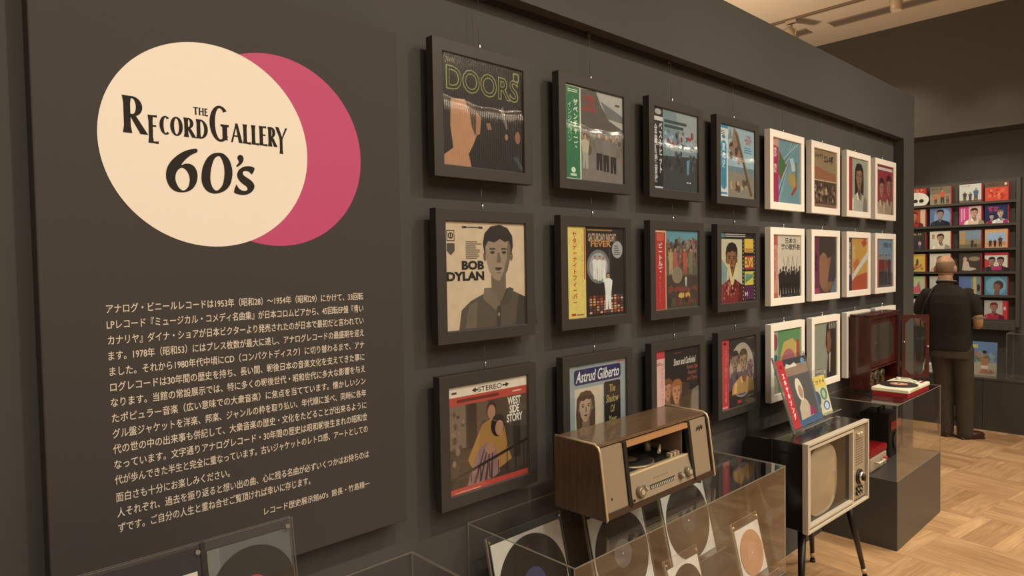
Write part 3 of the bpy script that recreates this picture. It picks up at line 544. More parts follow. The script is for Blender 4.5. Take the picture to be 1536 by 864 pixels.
def a30(A):
    A.r(0, 0, 1, 1, (150, 172, 166)); A.r(0, .36, 1, .44, (104, 122, 120)); A.r(.2, 0, 1, .36, (134, 124, 100)); A.poly([(.40, 1), (.52, .92), (.97, .04), (.84, .02), (.66, .5), (.30, .62)], (142, 112, 78)); A.poly([(.42, .95), (.50, .90), (.94, .05), (.88, .04)], (92, 70, 50)); A.poly([(.22, .8), (.30, .98), (.36, .84)], (122, 130, 124)); A.blobs(.26, .48, .62, .80, 18, [(72, 54, 42), (150, 108, 78), (92, 70, 54)], .03, .05, 3); A.blobs(.24, .04, .8, .28, 20, [(150, 118, 80), (84, 66, 50), (170, 150, 110)], .03, .06, 6)
    A.t('THE\nBEACH\nHITS', .72, .78, .92, .92, (176, 54, 56), .02, 0, .85); A.lines(.70, .66, .94, .76, 3, (84, 130, 160), 6, .5); A.r(0, 0, .23, 1, (206, 206, 186)); A.rr(.04, .1, .19, .78, .07, (52, 132, 150)); A.r(0, .95, .23, 1, (60, 130, 156)); A.tv('夏の波', .07, .4, .16, .74, (190, 212, 206)); A.lines(.04, .86, .2, .93, 3, (80, 96, 100), 4); A.e(.115, .83, .05, .025, (52, 132, 150)); A.r(.03, .03, .2, .06, (80, 130, 150))
def a31(A):
    A.r(0, 0, 1, 1, (36, 32, 30)); A.r(0, .0, .62, .91, (196, 184, 138)); A.poly([(0, 0), (.12, 0), (.2, .5), (0, .66)], (124, 146, 136)); A.bust(.32, 0, .88, (146, 92, 56), (36, 28, 26), (134, 42, 36)); A.blobs(.08, .04, .56, .34, 30, [(188, 120, 88), (90, 24, 26), (160, 60, 46)], .015, .028, 4)
    A.poly([(.18, .54), (.25, .56), (.34, .36), (.45, .58), (.50, .55), (.36, .26), (.30, .26)], (210, 184, 118)); A.r(0, .93, .12, 1, (72, 134, 132)); A.r(.14, .945, .72, .985, (206, 196, 170)); A.r(.14, .955, .72, .972, (60, 52, 46))
    for z, c in ((.72, (222, 178, 52)), (.47, (176, 46, 50)), (.24, (216, 190, 70)), (.03, (92, 36, 76))): A.r(.69, z, .96, z + .20, c)
    A.lines(.72, .73, .94, .79, 2, (170, 80, 40), 2, .6); A.t('ELVIS', .70, .50, .95, .65, (226, 190, 58), .03); A.poly([(.71, .27), (.94, .35), (.94, .41), (.71, .33)], (84, 140, 84)); A.poly([(.71, .33), (.9, .4), (.72, .41)], (96, 140, 150)); A.t('H', .70, .08, .78, .14, (226, 210, 190), .03)
    for k in range(16): A.r(.64, .03 + k * .056, .66, .05 + k * .056, (190, 180, 150)); A.r(.975, .03 + k * .056, .99, .05 + k * .056, (190, 180, 150)); A.k -= 1.9
def a32(A):
    A.r(0, 0, 1, 1, (58, 50, 44)); A.e(.60, .52, .36, .40, (170, 160, 140)); A.e(.60, .52, .345, .385, (176, 156, 124)); A.e(.60, .5, .335, .36, (108, 92, 92), a0=180, a1=360)
    A.bust(.40, .25, .58, (150, 116, 88), (56, 44, 38), (92, 80, 84)); A.bust(.64, .18, .66, (160, 122, 88), (90, 62, 44), (192, 142, 72)); A.blobs(.72, .3, .94, .66, 26, [(120, 84, 88), (150, 108, 96), (84, 64, 72)], .02, .035, 6); A.r(.46, .04, .58, .09, (186, 56, 56)); A.r(.74, .10, .95, .13, (110, 86, 64)); A.r(.74, .965, .97, .975, (120, 108, 92))
    A.r(0, 0, .22, 1, (206, 62, 62)); A.tv('フォークデュオ特集', .11, .1, .16, .84, (226, 150, 130), 0); A.e(.11, .94, .04, .02, (90, 24, 28)); A.r(.04, .02, .18, .05, (226, 150, 130))
def a40(A):
    A.r(0, 0, 1, 1, (112, 150, 148))
    for k in range(7): A.poly([(.2, .0 + .1 * k), (.24, .0 + .1 * k), (.75 + .04 * k, 1), (.68 + .04 * k, 1)], [(150, 180, 172), (84, 120, 124)][k % 2]); A.k -= .8
    A.poly([(.24, .82), (.50, .60), (.30, .36), (.22, .44)], (150, 74, 48)); A.poly([(.24, .78), (.46, .60), (.30, .42), (.24, .48)], (62, 122, 62)); A.poly([(.58, .52), (.90, .42), (.92, .28), (.70, .24), (.56, .36)], (178, 146, 76)); A.poly([(.62, .72), (.74, .74), (.84, .54), (.70, .52)], (186, 196, 184)); A.poly([(.66, .16), (.86, .32), (.88, .26), (.70, .12)], (176, 58, 48)); A.e(.86, .5, .04, .2, (128, 116, 66))
    A.r(0, 0, .22, 1, (190, 46, 82)); A.poly([(0, .9), (.22, .86), (.22, 1), (.1, 1)], (214, 150, 120)); A.tv('若大将', .06, .70, .16, .85, WH, .02); A.tv('音頭', .06, .46, .16, .60, WH, .02)
def a50(A):
    A.r(0, 0, 1, 1, (150, 112, 70)); A.r(0, .62, 1, 1, (164, 132, 88)); A.poly([(0, .72), (1, .58), (1, .46), (0, .52)], (172, 104, 66)); A.r(0, .46, 1, .475, (214, 184, 130)); A.r(0, .06, 1, .45, (92, 66, 46)); A.blobs(0, .06, 1, .44, 70, [(70, 50, 38), (130, 96, 64), (110, 80, 54), (176, 140, 100)], .025, .045, 7); A.fig(.55, .1, .28, (200, 160, 110), (50, 38, 32), SK); A.r(0, 0, 1, .06, (146, 104, 78)); A.t('シャドウ・', .08, .84, .48, .93, (48, 36, 28), .02); A.t('エレキ節', .46, .76, .86, .92, (40, 30, 24), .03)
def a60(A): A.r(0, 0, 1, 1, (176, 172, 136)); A.bust(.58, 0, .94, (166, 116, 80), (44, 34, 30), (196, 186, 152), 0, True); A.r(0, 0, .22, 1, (194, 46, 52)); A.r(.2, .0, .22, 1, (150, 34, 40))
def a70(A): A.r(0, 0, 1, 1, (176, 50, 62)); A.bust(.32, 0, .76, (190, 128, 92), (64, 36, 34), (204, 170, 130)); A.bust(.74, 0, .84, (176, 112, 82), (72, 40, 36), (186, 150, 116)); A.e(.52, .34, .08, .1, (190, 64, 62)); A.lines(.08, .9, .95, .97, 1, WH, 2, .8); A.r(.03, .1, .09, .85, (206, 90, 96))
def a41(A):
    A.r(0, 0, 1, 1, (218, 198, 160)); A.t('日本の\n港の歌謡曲', .30, .76, .98, .96, (44, 38, 32), .02); A.r(.28, 0, 1, .06, (66, 58, 50))
    for k in range(8): A.fig(.27 + k * .1, .04, .42 + (.04 if k % 3 else 0), (44, 38, 34), (36, 32, 28), (72, 58, 46))
    for x in (.45, .62, .80): A.poly([(x, .36), (x + .02, .36), (x + .10, .66), (x + .09, .66)], (140, 124, 100)); A.poly([(x, .36), (x + .02, .36), (x - .08, .66), (x - .09, .66)], (150, 134, 108)); A.k -= 1
    A.r(0, 0, .18, 1, (222, 142, 116)); A.r(0, .84, .18, 1, (206, 92, 76)); A.r(0, 0, .18, .08, (206, 92, 76)); A.tv('決定盤', .05, .3, .12, .78, (190, 80, 66), 0)
def a51(A): A.r(0, 0, 1, 1, (84, 66, 60)); A.e(.56, .48, .38, .46, (150, 96, 66)); A.e(.56, .82, .42, .20, (70, 56, 44)); A.poly([(.6, .2), (.96, .2), (.96, .75), (.8, .7)], (74, 64, 60)); A.e(.44, .40, .22, .32, (164, 108, 72)); A.poly([(.72, 0), (1, 0), (1, .3), (.8, .1)], (96, 120, 128)); A.r(0, 0, .26, 1, (120, 52, 72)); A.tv('演歌', .06, .4, .18, .7, (60, 34, 46), .02); A.r(0, 0, .26, .1, (186, 56, 92))
def a61(A): A.r(0, 0, 1, 1, (222, 160, 64)); A.poly([(.2, 0), (1, 0), (1, .34), (.2, .24)], (204, 84, 48)); A.poly([(.68, .92), (.9, 1), (1, .9), (.8, .82)], (206, 68, 48)); A.poly([(.24, .5), (.5, .62), (.62, .5), (.4, .3)], (212, 112, 52)); A.poly([(.22, .30), (1, .74), (1, .60), (.22, .18)], (222, 212, 184)); A.tv('青春', .26, .6, .36, .86, (226, 196, 120)); A.r(0, 0, .2, 1, (66, 58, 76)); A.tv('流行歌集', .05, .3, .14, .92, (210, 200, 190))
def a71(A):
    A.r(0, 0, 1, 1, (124, 152, 160)); A.r(.15, 0, 1, .3, (112, 96, 90)); A.t('仲間たち', .42, .82, .92, .93, (60, 66, 76), .02)
    for x, c in ((.24, (140, 44, 50)), (.40, (130, 40, 46)), (.58, (124, 80, 62)), (.78, (116, 40, 46))): A.fig(x, .04, .64, c, (60, 50, 54), SK)
    A.r(0, 0, .14, 1, (208, 92, 84))
def a42(A): A.r(0, 0, 1, 1, (104, 156, 88)); A.poly([(.2, .1), (.95, .1), (.92, .7), (.7, .84), (.38, .80), (.24, .55)], (218, 178, 88)); A.e(.55, .42, .26, .26, (204, 108, 110)); A.e(.55, .36, .16, .15, (184, 66, 84)); A.r(.85, .3, .95, .8, (200, 70, 60)); A.r(0, 0, .18, 1, (180, 176, 140)); A.e(.09, .82, .075, .13, (168, 70, 90)); A.rr(.03, .3, .16, .62, .03, (56, 110, 140))
def a52(A): A.r(0, 0, 1, 1, (160, 156, 124)); A.poly([(.56, 0), (.62, .4), (.52, .62), (.56, .95), (1, 1), (1, 0)], (62, 52, 42)); A.poly([(.56, .9), (.60, .98), (1, 1), (1, .72), (.7, .86)], (70, 60, 50)); A.poly([(.58, .80), (.70, .86), (.78, .62), (.70, .44), (.58, .5)], (150, 98, 66)); A.poly([(.66, .42), (.74, .46), (.72, .1), (.68, .1)], (204, 190, 160)); A.k += 1; [A.poly([(.66 + .08 * k, .88), (.70 + .08 * k, .99), (.73 + .08 * k, .99), (.69 + .08 * k, .86)], (196, 180, 146)) for k in range(4)]; A.r(.1, .1, .3, .12, (110, 104, 80))
def a62(A): A.r(0, 0, 1, 1, (196, 176, 138)); A.bust(.5, 0, .8, SK, DK, (90, 110, 120)); A.r(0, 0, .2, 1, (60, 96, 130))
def a72(A): A.r(0, 0, 1, 1, (120, 140, 150)); A.bust(.55, 0, .85, SK, DK, (150, 60, 54)); A.r(0, .85, 1, 1, (214, 200, 160))
ARTS = [[a00, a10, a20, a30, a40, a50, a60, a70], [a01, a11, a21, a31, a41, a51, a61, a71], [a02, a12, a22, a32, a42, a52, a62, a72]]
LAB = [["black frame with a dark jacket lettered in yellow outline above a warm face",
 "black frame with a green banded jacket, red letters and a grey roof",
 "black frame with a dark teal jacket and black lettered edge band",
 "black frame with a pale blue seaside jacket beside the white frames",
 "white frame with a magenta banded jacket of slanting teal stripes",
 "white frame with a brown jacket of a crowd under dark letters",
 "white frame with a red banded pale green portrait jacket, top row",
 "white frame with a red jacket of two pale busts, top right corner"],
 ["black frame with a beige grey portrait jacket and bold black letters",
 "black frame with a yellow banded jacket, white suited figure on a dotted floor",
 "black frame with a red banded jacket of a crowd around a round drum",
 "black frame with a red flowered shirt portrait and a film strip of yellow squares",
 "white frame with a beige jacket showing a row of black figures",
 "white frame with a large brown face and a purple edge band",
 "white frame with an orange jacket crossed by a white diagonal band",
 "white frame with a pale blue jacket of maroon clad figures"],
 ["black frame with a couple on an iron balcony between red strips",
 "black frame with a grey jacket and navy name plate, behind the wooden radiogram",
 "black frame with a dark jacket, script lettering and pink edge band",
 "black frame with a red banded jacket showing a big round disc",
 "white frame with a green jacket and yellow haired face, behind the clear stand",
 "white frame with a khaki jacket and dark profile, left of the mahogany cabinet",
 "white frame mostly hidden behind the mahogany cabinet, only its left edge showing",
 "white frame whose top corner shows above the mahogany cabinet"]]
FS, ART, FD = 0.39, 0.318, 0.030
def frame_mesh(mat):
    """four mitred mouldings"""
    mb = MB(); o = FS / 2; i = ART / 2 - .001
    prof = [(o, .0), (o, FD), (i, FD), (i, .006), (i + .002, .0)]     # (half-size, depth): outer front, outer back, inner back, inner front
    ring = []
    for sx, sz in ((-1, -1), (1, -1), (1, 1), (-1, 1)): ring.append([mb.bm.verts.new((sx * h, y, sz * h)) for h, y in prof])
    k = mb.mi(mat)
    for a in range(4):
        for b in range(len(prof)): mb.bm.faces.new([ring[a][b], ring[(a + 1) % 4][b], ring[(a + 1) % 4][(b + 1) % len(prof)], ring[a][(b + 1) % len(prof)]]).material_index = k
    mb.box(-i, i, FD - .0218, FD - .002, -i, i, M_DARK)
    return mb
def film():
    """clear shrink film with fine upright ripples added to smear highlights sideways"""
    m = clear('jacket_film', 1.8, (0.99, 0.99, 0.99), 0.11); nt = m.node_tree; N = nt.nodes.new
    tc = N('ShaderNodeTexCoord'); wv = N('ShaderNodeTexWave'); wv.wave_type = 'BANDS'; wv.bands_direction = 'X'; wv.inputs['Scale'].default_value = 42; wv.inputs['Distortion'].default_value = 2.5; wv.inputs['Detail'].default_value = 2; wv.inputs['Detail Scale'].default_value = .6
    bp = N('ShaderNodeBump'); bp.inputs['Strength'].default_value = 1.0; bp.inputs['Distance'].default_value = .0008
    nt.links.new(tc.outputs['Object'], wv.inputs['Vector']); nt.links.new(wv.outputs['Fac'], bp.inputs['Height'])
    g = [n for n in nt.nodes if n.type == 'BSDF_GLOSSY'][0]; nt.links.new(bp.outputs['Normal'], g.inputs['Normal']); return m
M_FILM = film()
def film_mesh():
    """shrink film over the jacket, its horizontal wrinkle shaped to throw one bright streak"""
    mb = MB(); a = ART / 2 - .002; nx, nz = 20, 170; V = []
    def depth(s):                                   # s: metres below the crest line; flank shaped to catch the spots, then eases back
        if s <= 0: return 0.0
        tl = .37; d = tl * min(s, .009)
        if s > .009: q = min(1, (s - .009) / .035); d += tl * .035 * (1 - (1 - q) ** 4) / 4
        if s > .044: d *= max(0.0, 1 - (s - .044) / .12)
        return d
    for j in range(nz + 1):
        z = -a + 2 * a * j / nz; row = []
        for q in range(nx + 1):
            x = -a + 2 * a * q / nx; u = x / a
            zc = 0.024 + .013 * u * u - .003 * u + .0025 * math.sin(9 * u)
            row.append(mb.bm.verts.new((x, (.0066 - depth(zc - z) - .050 * max(0.0, z - zc)), z)))
        V.append(row)
    i = mb.mi(M_FILM)
    for j in range(nz):
        for q in range(nx):
            f = mb.bm.faces.new([V[j][q], V[j][q + 1], V[j + 1][q + 1], V[j + 1][q]]); f.material_index = i; f.smooth = True
    return mb
for r in range(3):
    for c in range(8):
        white = c >= 4
        o = empty('framed_record_jacket', (XS[c], 0.0, ZS[r]), LAB[r][c], 'framed picture', 'white framed record jackets' if white else 'black framed record jackets')
        frame_mesh(M_WHTFRAME if white else M_BLKFRAME).build('frame', o, bevel=.0012)
        mb = MB(); A = Art(mb, -ART / 2, -ART / 2, ART, ART, .0080); ARTS[r][c](A); mb.build('record_jacket', o, recalc=False)
        mb = MB(); h = ART / 2 - .001
        if r == 0 and not white: film_mesh().build('jacket_film', o, recalc=False)
        else: mb.pane(1, .0042, .0015, -h, h, -h, h, M_GLAZE, M_EDGE); mb.build('glazing', o)
        ztop = (2.404 - ZS[r]) if r == 0 else (ZS[r - 1] - ZS[r] - FS / 2)
        m2 = MB(); m2.tube([(0.0, .028, FS / 2 - .003), (0.0, .028, ztop)], .0008 if r == 0 else .0008, M_WIRE, 6); m2.build('hanging_wire', o)
        m2 = MB(); m2.tube([(0, .024, FS / 2 - .003), (0, .024, FS / 2 + .018), (0, .027, FS / 2 + .024)], [.0032, .0028, .0018], M_CHROME, 8); m2.build('hook', o)
# ================================================================ SHOWCASES
CASE_B, CASE_T = 0.380, 0.795
def showcase(x0, x1, yf, top, base, label, mid=()):
    """grey plinth with a clear cover; local origin at floor, left, front"""
    o = empty('display_case', (x0, yf, 0), label, 'display case', 'acrylic display cases along the wall')
    L = x1 - x0; D = YB - .004 - yf
    m = MB(); m.box(0, L, 0, D, 0, base, M_PLINTH); m.build('plinth', o, bevel=.002)
    t = .004; z0 = base + .0005
    m = MB(); m.pane(1, 0.0, t, 0, L, z0, top - t, M_ACRYLIC, M_EDGE); m.build('front_pane', o)
    m = MB(); m.pane(0, 0.0, t, t + .0004, D, z0, top - t, M_ACRYLIC, M_EDGE); m.build('side_pane', o)
    m = MB(); m.pane(0, L - t, t, t + .0004, D, z0, top - t, M_ACRYLIC, M_EDGE); m.build('side_pane', o)
    m = MB(); m.pane(2, top - t + .0003, t, 0, L, 0, D, M_ACRYLIC, M_EDGE); m.build('lid', o)
    return o
showcase(0.098, 1.315, -0.380, CASE_T, CASE_B, 'long acrylic display case holding black records, under the wooden radiogram')
showcase(2.752, 3.560, -0.336, CASE_T, .379, 'acrylic display case on a grey plinth under the red record player')
showcase(-1.90, -0.105, -0.420, 0.770, CASE_B, 'acrylic display case in the bottom left corner below the introduction panel')

# clear easel stands: back plate, ledge, prop, corner bolts; leaning in local y; base at local 0
def easel(loc, w, h, lean, label, rotz=0.0, bolts=True, group='clear acrylic stands'):
    o = empty('acrylic_stand', loc, label, 'display stand', group, rotz)
    c, s_ = math.cos(lean), math.sin(lean); R = Matrix.Rotation(-lean, 4, 'X')
    def tr(mb): bmesh.ops.transform(mb.bm, matrix=R, verts=mb.bm.verts)
    m = MB(); m.pane(1, 0.0, .004, -w / 2, w / 2, .0, h, M_ACRYLIC, M_EDGE); tr(m); m.build('back_plate', o)
    m = MB(); m.pane(2, .012, .004, -w / 2, w / 2, -.045, -.0002, M_ACRYLIC, M_EDGE); tr(m); m.build('ledge', o)
    m = MB(); zt = h * .62; yt = zt * s_ + .005; zt *= c; ft = yt + zt * .32
    m.face([(-w * .2, yt, zt), (w * .2, yt, zt), (w * .2, ft, 0), (-w * .2, ft, 0)], M_ACRYLIC); m.face([(-w * .2, yt + .003, zt), (w * .2, yt + .003, zt), (w * .2, ft + .003, 0), (-w * .2, ft + .003, 0)], M_ACRYLIC)
    m.build('prop', o, recalc=False)
    m = MB(); [m.box(x - .0025, x + .0025, -.0042, -.0002, .0, h, M_EDGE) for x in (-w / 2 + .0025,)]; tr(m); m.build('edge_strip', o)
    if bolts:
        for x in (-w / 2 + .012, w / 2 - .012):
            m = MB(); m.disc((x, -.006, h - .014), .004, .012, M_CHROME, 1, 14); tr(m); m.build('bolt', o)
    return o
def leaning(name, loc, w, h, lean, art, label, cat, group=None, rotz=0.0, th=.003, lift=.016, off=.0006):
    """a jacket resting on an easel ledge; a board with a printed face"""
    m = MB(); m.box(-w / 2, w / 2, -th - off, -off, lift, lift + h, ink((214, 200, 170)))
    A = Art(m, -w / 2, lift, w, h, -th - off - .0003); art(A)
    bmesh.ops.transform(m.bm, matrix=Matrix.Rotation(-lean, 4, 'X'), verts=m.bm.verts)
    o = m.build(name, None, loc, recalc=False, rotz=rotz); return tag(o, label, cat, group)
def record(loc, r, lean, label_c, text, cat='record', group=None, rotz=0.0, lift=.016, off=.0045, vinyl=None, lr=.33):
    o = empty('vinyl_record', loc, text, cat, group, rotz); R = Matrix.Rotation(-lean, 4, 'X'); z = lift + r
    def done(m, n):
        bmesh.ops.transform(m.bm, matrix=R, verts=m.bm.verts); return m.build(n, o)
    v = vinyl or M_VINYL
    m = MB(); m.disc((0, -off - .0018, z), r, .0018, v, 1, 72); done(m, 'disc')
    m = MB(); m.disc((0, -off - .0021, z), r * lr, .0004, ink(label_c), 1, 40); done(m, 'label_disc')
    m = MB(); m.disc((0, -off - .0026, z), .0035, .0006, ink((220, 210, 190)), 1, 14); done(m, 'spindle_hole')
    m = MB()
    for k in (.98, .82, .66, .5):
        n = 72; i = m.mi(pm('groove_grey', (0.022, 0.022, 0.023), .35) if vinyl is None else pm('groove_tan', tuple(c * .8 for c in alb((176, 124, 88))), .4))
        for q in range(n):
            a, b = 2 * math.pi * q / n, 2 * math.pi * (q + 1) / n
            p = [(k * r * math.cos(t) * f, -off - .0020, z + k * r * math.sin(t) * f) for t, f in ((a, 1), (b, 1), (b, .992), (a, .992))]
            m.bm.faces.new([m.bm.verts.new(x) for x in p]).material_index = i
    bmesh.ops.transform(m.bm, matrix=R, verts=m.bm.verts); m.build('grooves', o, recalc=False)
    return o
M_SLEEVE = (226, 212, 184)
def plain(c): return lambda A: A.r(0, 0, 1, 1, c)
LEAN = math.radians(13)
# inside the long case: three long players at the back
for x, c, tx, pos in ((0.283, (88, 82, 112), 'violet', 'at the left end of the long case'), (0.720, (120, 110, 100), 'grey', 'in the middle of the long case below the radiogram'), (1.150, (70, 66, 62), 'dark', 'behind the small coral labelled record')):
    y0 = -0.088; z = CASE_B + .0002
    easel((x, y0, z), .335, .385 if x < .5 else .36, LEAN, 'clear easel stand %s' % pos)
    lf = .056 if x < .5 else .016
    leaning('record_sleeve', (x, y0, z), .305, .305, LEAN, plain(M_SLEEVE), 'large cream sleeve %s' % pos, 'record sleeve', 'cream sleeves in the long case', lift=lf)
    record((x, y0, z), .148, LEAN, c, 'black long player with %s label %s' % (tx, pos), group='long players in the long case', lift=lf)
M_TAN = pm('tan_vinyl', alb((188, 134, 94)), .35)
for x, c, v, tx in ((0.748, (196, 84, 60), None, 'black single with a coral label in the front of the long case'), (1.185, (196, 140, 100), M_TAN, 'tan single near the right end of the long case')):
    y0 = -0.325; z = CASE_B + .0002
    easel((x, y0, z), .205, .225, LEAN, 'small clear easel stand under the %s' % tx.split(' in the')[0].split(' near')[0])
    leaning('record_sleeve', (x, y0, z), .180, .180, LEAN, plain(M_SLEEVE), 'small cream sleeve behind the %s' % tx.split(' in the')[0].split(' near')[0], 'record sleeve', 'small cream sleeves in the long case')
    record((x, y0, z), .086 if v is None else .082, LEAN, c, tx, group='singles in the long case', vinyl=v, lr=.46)

# lower left: two-bay acrylic holder with a jacket and a single on the corner case
o0 = empty('acrylic_stand', (-0.845, -0.262, 0.7705), 'clear two-bay acrylic holder in front of the introduction panel', 'display stand', 'clear acrylic stands')
L0 = math.radians(9); R0 = Matrix.Rotation(-L0, 4, 'X')
def b0(m, n, p=o0):
    bmesh.ops.transform(m.bm, matrix=R0, verts=m.bm.verts); return m.build(n, p)
m = MB(); m.pane(1, .0125, .004, -.262, .262, 0, .305, M_ACRYLIC, M_EDGE); b0(m, 'back_plate')
m = MB(); m.pane(1, .0, .004, -.262, .262, 0, .305, M_ACRYLIC, M_EDGE); b0(m, 'front_plate')
m = MB(); m.box(.083, .091, .0042, .0123, .0, .305, M_DARK); b0(m, 'divider')
for x in (-.25, .076, .250):
    m = MB(); m.disc((x, -.003, .290), .0042, .006, M_CHROME, 1, 16); b0(m, 'bolt')
def card0(A): A.r(0, 0, 1, 1, (46, 42, 38)); A.r(.30, .0, .98, .86, (226, 206, 174)); A.r(.44, .0, .93, .72, (176, 52, 100)); A.blobs(.12, .86, .3, .97, 9, [(60, 104, 92), (44, 78, 70)], .015, .03, 3); A.t('GALLERY', .12, .89, .28, .93, (70, 116, 104), .01)
mm = MB(); mm.box(-.255, .081, .0052, .0112, .004, .296, M_DARK); card0(Art(mm, -.255, .004, .336, .292, .0050)); bmesh.ops.transform(mm.bm, matrix=R0, verts=mm.bm.verts)
tag(mm.build('framed_card', None, (-0.845, -0.262, 0.7705), recalc=False), 'dark card with a cream and magenta square in the left bay of the holder', 'card')
def sl0(A): A.r(0, 0, 1, 1, (104, 102, 88)); A.r(.0, 0, .14, 1, (120, 118, 104))  # lighter strip: a reflection painted on the sleeve
mm = MB(); mm.box(.094, .256, .0072, .0112, .105, .285, M_DARK); sl0(Art(mm, .094, .105, .162, .18, .0070)); bmesh.ops.transform(mm.bm, matrix=R0, verts=mm.bm.verts)
tag(mm.build('record_sleeve', None, (-0.845, -0.262, 0.7705), recalc=False), 'grey green sleeve in the right bay of the two-bay holder', 'record sleeve')
rr0 = record((-0.845 + .175, -0.262, 0.7705), .082, L0, (188, 66, 56), 'black single with a red label in the right bay of the two-bay holder', lift=.107, off=-.0068)

# ================================================================ ON AND IN THE FAR CASE
o = empty('glass_door_cabinet', (2.985, -0.125, CASE_T + .0005), 'mahogany cabinet with an open glazed door on the far display case', 'cabinet')
W_, D_, H_ = .505, .116, .450; g = M_MAHOG
for x in (.03, W_ - .05):
    for y in (.02, D_ - .04): m = MB(); m.box(x, x + .025, y, y + .025, 0, .016, M_DARK); m.build('foot', o)
m = MB(); z0 = .016
m.box(0, .016, .002, D_, z0, H_, g); m.box(W_ - .016, W_, .002, D_, z0, H_, g); m.box(.016, W_ - .016, .002, D_, z0, z0 + .018, g); m.box(.016, W_ - .016, .002, D_, H_ - .018, H_, g); m.box(.016, W_ - .016, D_ - .012, D_, z0 + .018, H_ - .018, g); m.box(.016, W_ - .016, .012, D_ - .012, .128, .138, g)
m.build('carcass', o, bevel=.003)
m = MB(); m.box(-.006, W_ + .006, -.004, D_, H_, H_ + .010, g); m.build('top_moulding', o, bevel=.003)
def arched(x0, x1, z0, z1, fw, depth, th, mat):
    """framed opening whose lower corners are cut"""
    m = MB()
    for a, b, c, e in ((x0, x0 + fw, z0, z1), (x1 - fw, x1, z0, z1), (x0 + fw, x1 - fw, z1 - fw, z1), (x0 + fw, x1 - fw, z0, z0 + fw)): m.box(a, b, depth, depth + th, c, e, mat)
    k = fw * 1.5
    for sx, xx in ((1, x0 + fw), (-1, x1 - fw)):
        for sz, zz in ((1, z0 + fw), (-1, z1 - fw)):
            m.prism([(xx, zz), (xx + sx * k, zz), (xx, zz + sz * k)], 1, depth, depth + th, mat)
    return m
arched(.020, W_ - .02, .142, H_ - .020, .030, .018, .010, g).build('inner_frame', o)
m = MB(); m.box(.05, W_ - .05, .020, .0225, .165, H_ - .04, pm('dark_cabinet_glass', (0.045, 0.040, 0.032), .08, 0, .6, .4, 6)); m.build('inner_pane', o)
dr = arched(0, .170, 0, .400, .022, -.008, .016, g); D0 = dr.build('door', o, (W_ - .004, -.010, .030)); D0.rotation_euler.z = math.radians(-45)
m = MB(); m.pane(1, -.001, .003, .020, .150, .020, .380, M_ACRYLIC, M_EDGE); m.build('door_pane', D0)
m = MB(); m.ball((.159, -.012, .20), .006, M_BRASS, 10, 6); m.build('door_knob', D0)
m = MB(); m.ball((.012, -.012, .23), .004, M_CHROME, 10, 6); m.build('hinge_stud', D0)
# brass works in the lower compartment
for k, (x, r_) in enumerate(((.12, .030), (.205, .034), (.30, .028))):
    m = MB(); b = pm('dull_brass', (.20, .15, .08), .35, .6); m.disc((x, .03, .082), r_, .02, b, 1, 24); m.disc((x, .026, .082), r_ * .55, .005, M_DARK, 1, 20); m.box(x - .02, x + .02, .03, .06, .034, .055, b)
    m.build('brass_spring', o)
# portable record player
o = empty('portable_record_player', (2.962, -0.328, CASE_T + .0005), 'small red portable record player with a cream top and orange labelled disc', 'record player')
PWx, PD = .385, .190; M_RED = pm('red_plastic', alb((150, 22, 26)), .3, 0, .5); M_CREAM = pm('cream_plastic', alb((236, 218, 176)), .4)
m = MB(); m.box(0, PWx, 0, PD, 0, .028, M_RED); m.build('base', o, bevel=.006)
m = MB(); m.box(-.003, PWx + .003, -.003, PD + .003, .028, .048, M_CREAM); m.build('deck', o, bevel=.004)
m = MB()
for k in range(9): m.box(.03 + k * .018, .039 + k * .018, -.0045, -.002, .031, .045, pm('slot_tan', alb((200, 176, 130)), .5))
m.build('grille_slots', o)
m = MB(); m.disc((.155, .095, .048), .082, .004, M_CREAM, 2, 40, .078); m.build('platter', o)
m = MB(); m.disc((.155, .095, .0522), .098, .002, M_VINYL, 2, 56); d = m.build('disc', o); d['label'] = 'black single with an orange label'
m = MB(); m.disc((.155, .095, .0543), .047, .0006, ink((206, 120, 84)), 2, 36); m.disc((.155, .095, .0549), .022, .0006, ink((226, 180, 140)), 2, 24); m.disc((.155, .095, .0555), .009, .002, ink((60, 40, 34)), 2, 16); m.build('disc_label', d)
m = MB(); m.tube([(.335, .150, .048), (.335, .150, .064)], [.016, .012], M_CREAM, 14); m.tube([(.335, .150, .062), (.330, .09, .062), (.262, .045, .060)], [.004, .004, .004], M_CREAM, 8); m.box(.243, .265, .032, .046, .055, .064, M_CREAM); m.build('tonearm', o)
for x, y in ((.35, .05), (.372, .05)):
    m = MB(); m.disc((x, y, .048), .008, .007, M_DARK, 2, 14); m.build('control_knob', o)
m = MB(); m.box(.30, .37, .015, .028, .048, .051, M_RED); m.build('name_strip', o)
# inside the far case
z = .3795
mm = MB(); mm.box(0, .27, 0, .17, 0, .085, pm('cream_case', alb((190, 160, 124)), .5)); o = mm.build('portable_player_case', None, (2.80, -.185, z), bevel=.01)
tag(o, 'closed cream and red portable player case inside the far display case', 'record player case')
m = MB(); m.box(-.002, .272, -.002, .172, .085, .125, M_RED); m.build('lid', o, bevel=.008)
m = MB(); m.box(.20, .24, -.014, -.001, .035, .055, pm('coral_plastic', alb((206, 66, 60)), .4)); m.build('clasp', o)
m = MB(); m.tube([(.07, -.002, .05), (.07, -.022, .05), (.17, -.022, .05), (.17, -.002, .05)], .006, M_CREAM, 8); m.build('handle', o)
o = empty('upright_record_player', (3.20, -.16, z), 'black record player box standing behind the cream case in the far display case', 'record player')
m = MB(); m.box(0, .20, 0, .17, 0, .26, M_DARK); m.build('body', o, bevel=.008)
m = MB(); m.box(.012, .188, -.004, -.0005, .165, .215, M_RED); m.build('front_band', o)
